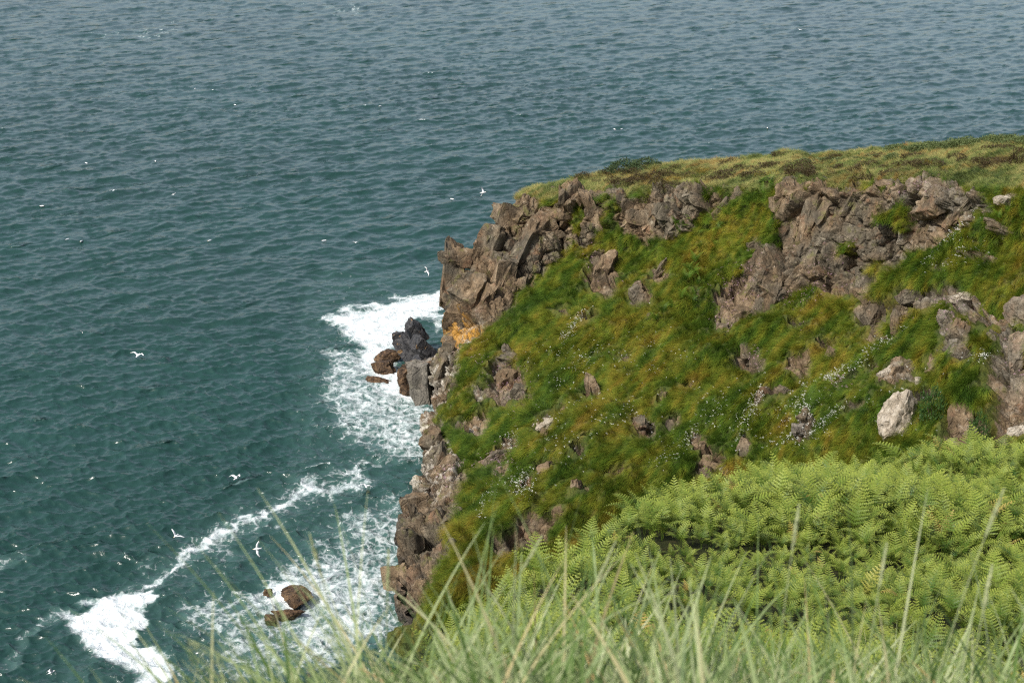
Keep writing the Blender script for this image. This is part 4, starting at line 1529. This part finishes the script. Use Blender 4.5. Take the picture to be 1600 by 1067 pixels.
def gull_mesh(name, lift, sweep, folded=False):
    """one continuous body: a tube from beak to tail, wings drawn out of its sides"""
    bm = bmesh.new()
    rings = [(0.34, 0.004, 0.0, 3), (0.30, 0.012, 0.004, 3), (0.275, 0.03, 0.01, 0), (0.235, 0.052, 0.012, 0), (0.19, 0.050, 0.008, 0), (0.13, 0.066, 0, 0), (0.06, 0.082, -0.004, 0), (-0.06, 0.080, -0.004, 0), (-0.15, 0.058, 0.0, 0), (-0.21, 0.040, 0.004, 0), (-0.25, 0.05, 0.008, 0), (-0.33, 0.075, 0.008, 0)]
    S = 8
    R = []
    for i, (x, r, z, m) in enumerate(rings):
        fl = 1.0 if i < 9 else (0.6, 0.28, 0.12)[i - 9]
        R.append([bm.verts.new((x, r * math.cos(a), z + r * fl * math.sin(a))) for a in [2 * math.pi * (k + 0.5) / S for k in range(S)]])
    side = {1: [], -1: []}
    for i in range(len(R) - 1):
        for k in range(S):
            f = bm.faces.new((R[i][k], R[i][(k + 1) % S], R[i + 1][(k + 1) % S], R[i + 1][k]))
            f.smooth = True
            f.material_index = rings[i][3] if i < 2 else 0
            if i in (5, 6):
                if k == 7:
                    side[1].append(f)
                if k == 3:
                    side[-1].append(f)
    bm.faces.new(R[0])
    bm.faces.new(R[-1])
    if not folded:
        secs = [(0.16, 0.02, 1.0, 1), (0.32, 0.035, 0.88, 1), (0.46, -0.03, 0.66, 1), (0.58, -0.11, 0.36, 1), (0.66, -0.18, 0.10, 2)]
        for sg in (1, -1):
            faces = side[sg]
            for n_, (yy, xx, wd, mi) in enumerate(secs):
                ret = bmesh.ops.extrude_face_region(bm, geom=faces)
                vs = [g for g in ret['geom'] if isinstance(g, bmesh.types.BMVert)]
                nf = [g for g in ret['geom'] if isinstance(g, bmesh.types.BMFace)]
                bmesh.ops.delete(bm, geom=faces, context='FACES_ONLY')
                faces = nf
                cx = sum(v.co.x for v in vs) / len(vs)
                cz = sum(v.co.z for v in vs) / len(vs)
                hw = max(v.co.x for v in vs) - min(v.co.x for v in vs)
                zz = lift * (yy * 0.9 if yy < 0.35 else 0.315 - (yy - 0.35) * 0.35) + 0.01
                for v in vs:
                    v.co.y = sg * yy
                    v.co.x = xx + sweep * yy * 0.3 + (v.co.x - cx) / max(hw, 1e-4) * 0.19 * wd
                    v.co.z = zz + (v.co.z - cz) * (0.45 if n_ == 0 else 0.7)
            for f in bm.faces:
                c = f.calc_center_median()
                if abs(c.y) > 0.57:
                    f.material_index = 2
                elif abs(c.y) > 0.1 and f.normal.z > -0.2:
                    f.material_index = 1
    else:
        for sg in (1, -1):
            for f in side[sg]:
                f.material_index = 1
        for f in bm.faces:
            c = f.calc_center_median()
            if -0.2 < c.x < 0.12 and c.z > 0.02:
                f.material_index = 1
            if c.x < -0.27:
                f.material_index = 2
    bmesh.ops.recalc_face_normals(bm, faces=bm.faces)
    me = bpy.data.meshes.new(name)
    bm.to_mesh(me)
    bm.free()
    for m in (M_WHITE, M_WING, M_TIP, M_BEAK):
        me.materials.append(m)
    return me


def gulls():
    fl = [gull_mesh('gull', 0.35, -0.1), gull_mesh('gull', 0.75, -0.35), gull_mesh('gull', -0.2, 0.1)]
    sit = gull_mesh('gull', 0, 0, True)
    # x, y, height over the sea, heading (deg), bank (deg), mesh, size, label
    fly = [(272, 304, 4, 60, -25, 0, 1.0, 'white gull gliding over open water in the upper left'),
           (755, 301, 14, 15, -70, 1, 1.15, 'white gull banking steeply beside the top of the cliff'),
           (216, 555, 9, 75, 5, 1, 1.15, 'white gull with level wings over dark water at the left'),
           (370, 746, 8, 60, -18, 1, 1.1, 'white gull gliding just above the long foam streak'),
           (275, 837, 7, 250, -25, 1, 1.0, 'grey-winged gull over dark water left of the foam streak'),
           (402, 857, 7, 200, -75, 0, 1.0, 'banking gull with one wing up between the foam streak and the surf rocks'),
           (571, 759, 7, 120, 25, 0, 1.0, 'white gull flying near the cliff, right of the foam streak'),
           (667, 424, 10, 40, 60, 1, 0.9, 'white gull passing the overhanging nose of the cliff'),
           (555, 379, 4, 130, 20, 0, 0.8, 'distant white gull over open water left of the cliff'),
           (80, 1050, 5, 40, -40, 1, 0.9, 'gull low over the water in the bottom left corner'),
           (1250, 47, 3, 60, 10, 0, 1.0, 'far white gull low over the sea at the upper right')]
    for (x, y, z, hd, bank, k, s, lab) in fly:
        o = bpy.data.objects.new('gull', fl[k])
        o.location = at_z(x, y, z)
        o.rotation_euler = Euler((math.radians(bank), math.radians(-4), math.radians(hd)))
        o.scale = (s,) * 3
        tag(link(o), lab, 'gull', 'gulls in flight')
    rest = [(305, 139, 'tiny white gull resting on the sea, upper left, farthest but one from the cliff'), (367, 164, 'tiny white gull resting on the sea, upper left, just right of its neighbour'),
            (135, 255, 'white gull resting on the sea at the left, alone on a smooth patch'), (243, 252, 'white gull resting on the sea above the gliding gull of the upper left'),
            (65, 322, 'white gull resting on the sea near the left edge, above a pair'), (105, 374, 'left gull of a pair resting on the sea near the left edge'), (127, 377, 'right gull of a pair resting on the sea near the left edge'),
            (328, 376, 'white gull resting on the sea below the gliding gull of the upper left'), (506, 376, 'white gull resting on the sea beside the low flying gull left of the cliff'),
            (128, 519, 'white gull resting on dark water left of the level-winged gull'), (706, 311, 'white gull resting on the sea just left of the steeply banking gull'), (594, 166, 'tiny white gull resting on the sea high above the cliff nose'),
            (1199, 200, 'tiny white gull resting on the sea right above the plateau, on the right'), (960, 202, 'left gull of a close pair resting on the sea above the plateau bush'), (971, 202, 'right gull of a close pair resting on the sea above the plateau bush')]
    for x, y, lab in rest:
        o = bpy.data.objects.new('gull', sit)
        o.location = at_z(x, y, 0.12)
        o.rotation_euler = (0, 0, random.uniform(0, 6.28))
        o.scale = (1.25,) * 3
        tag(link(o), lab, 'gull', 'gulls resting on the sea')


gulls()
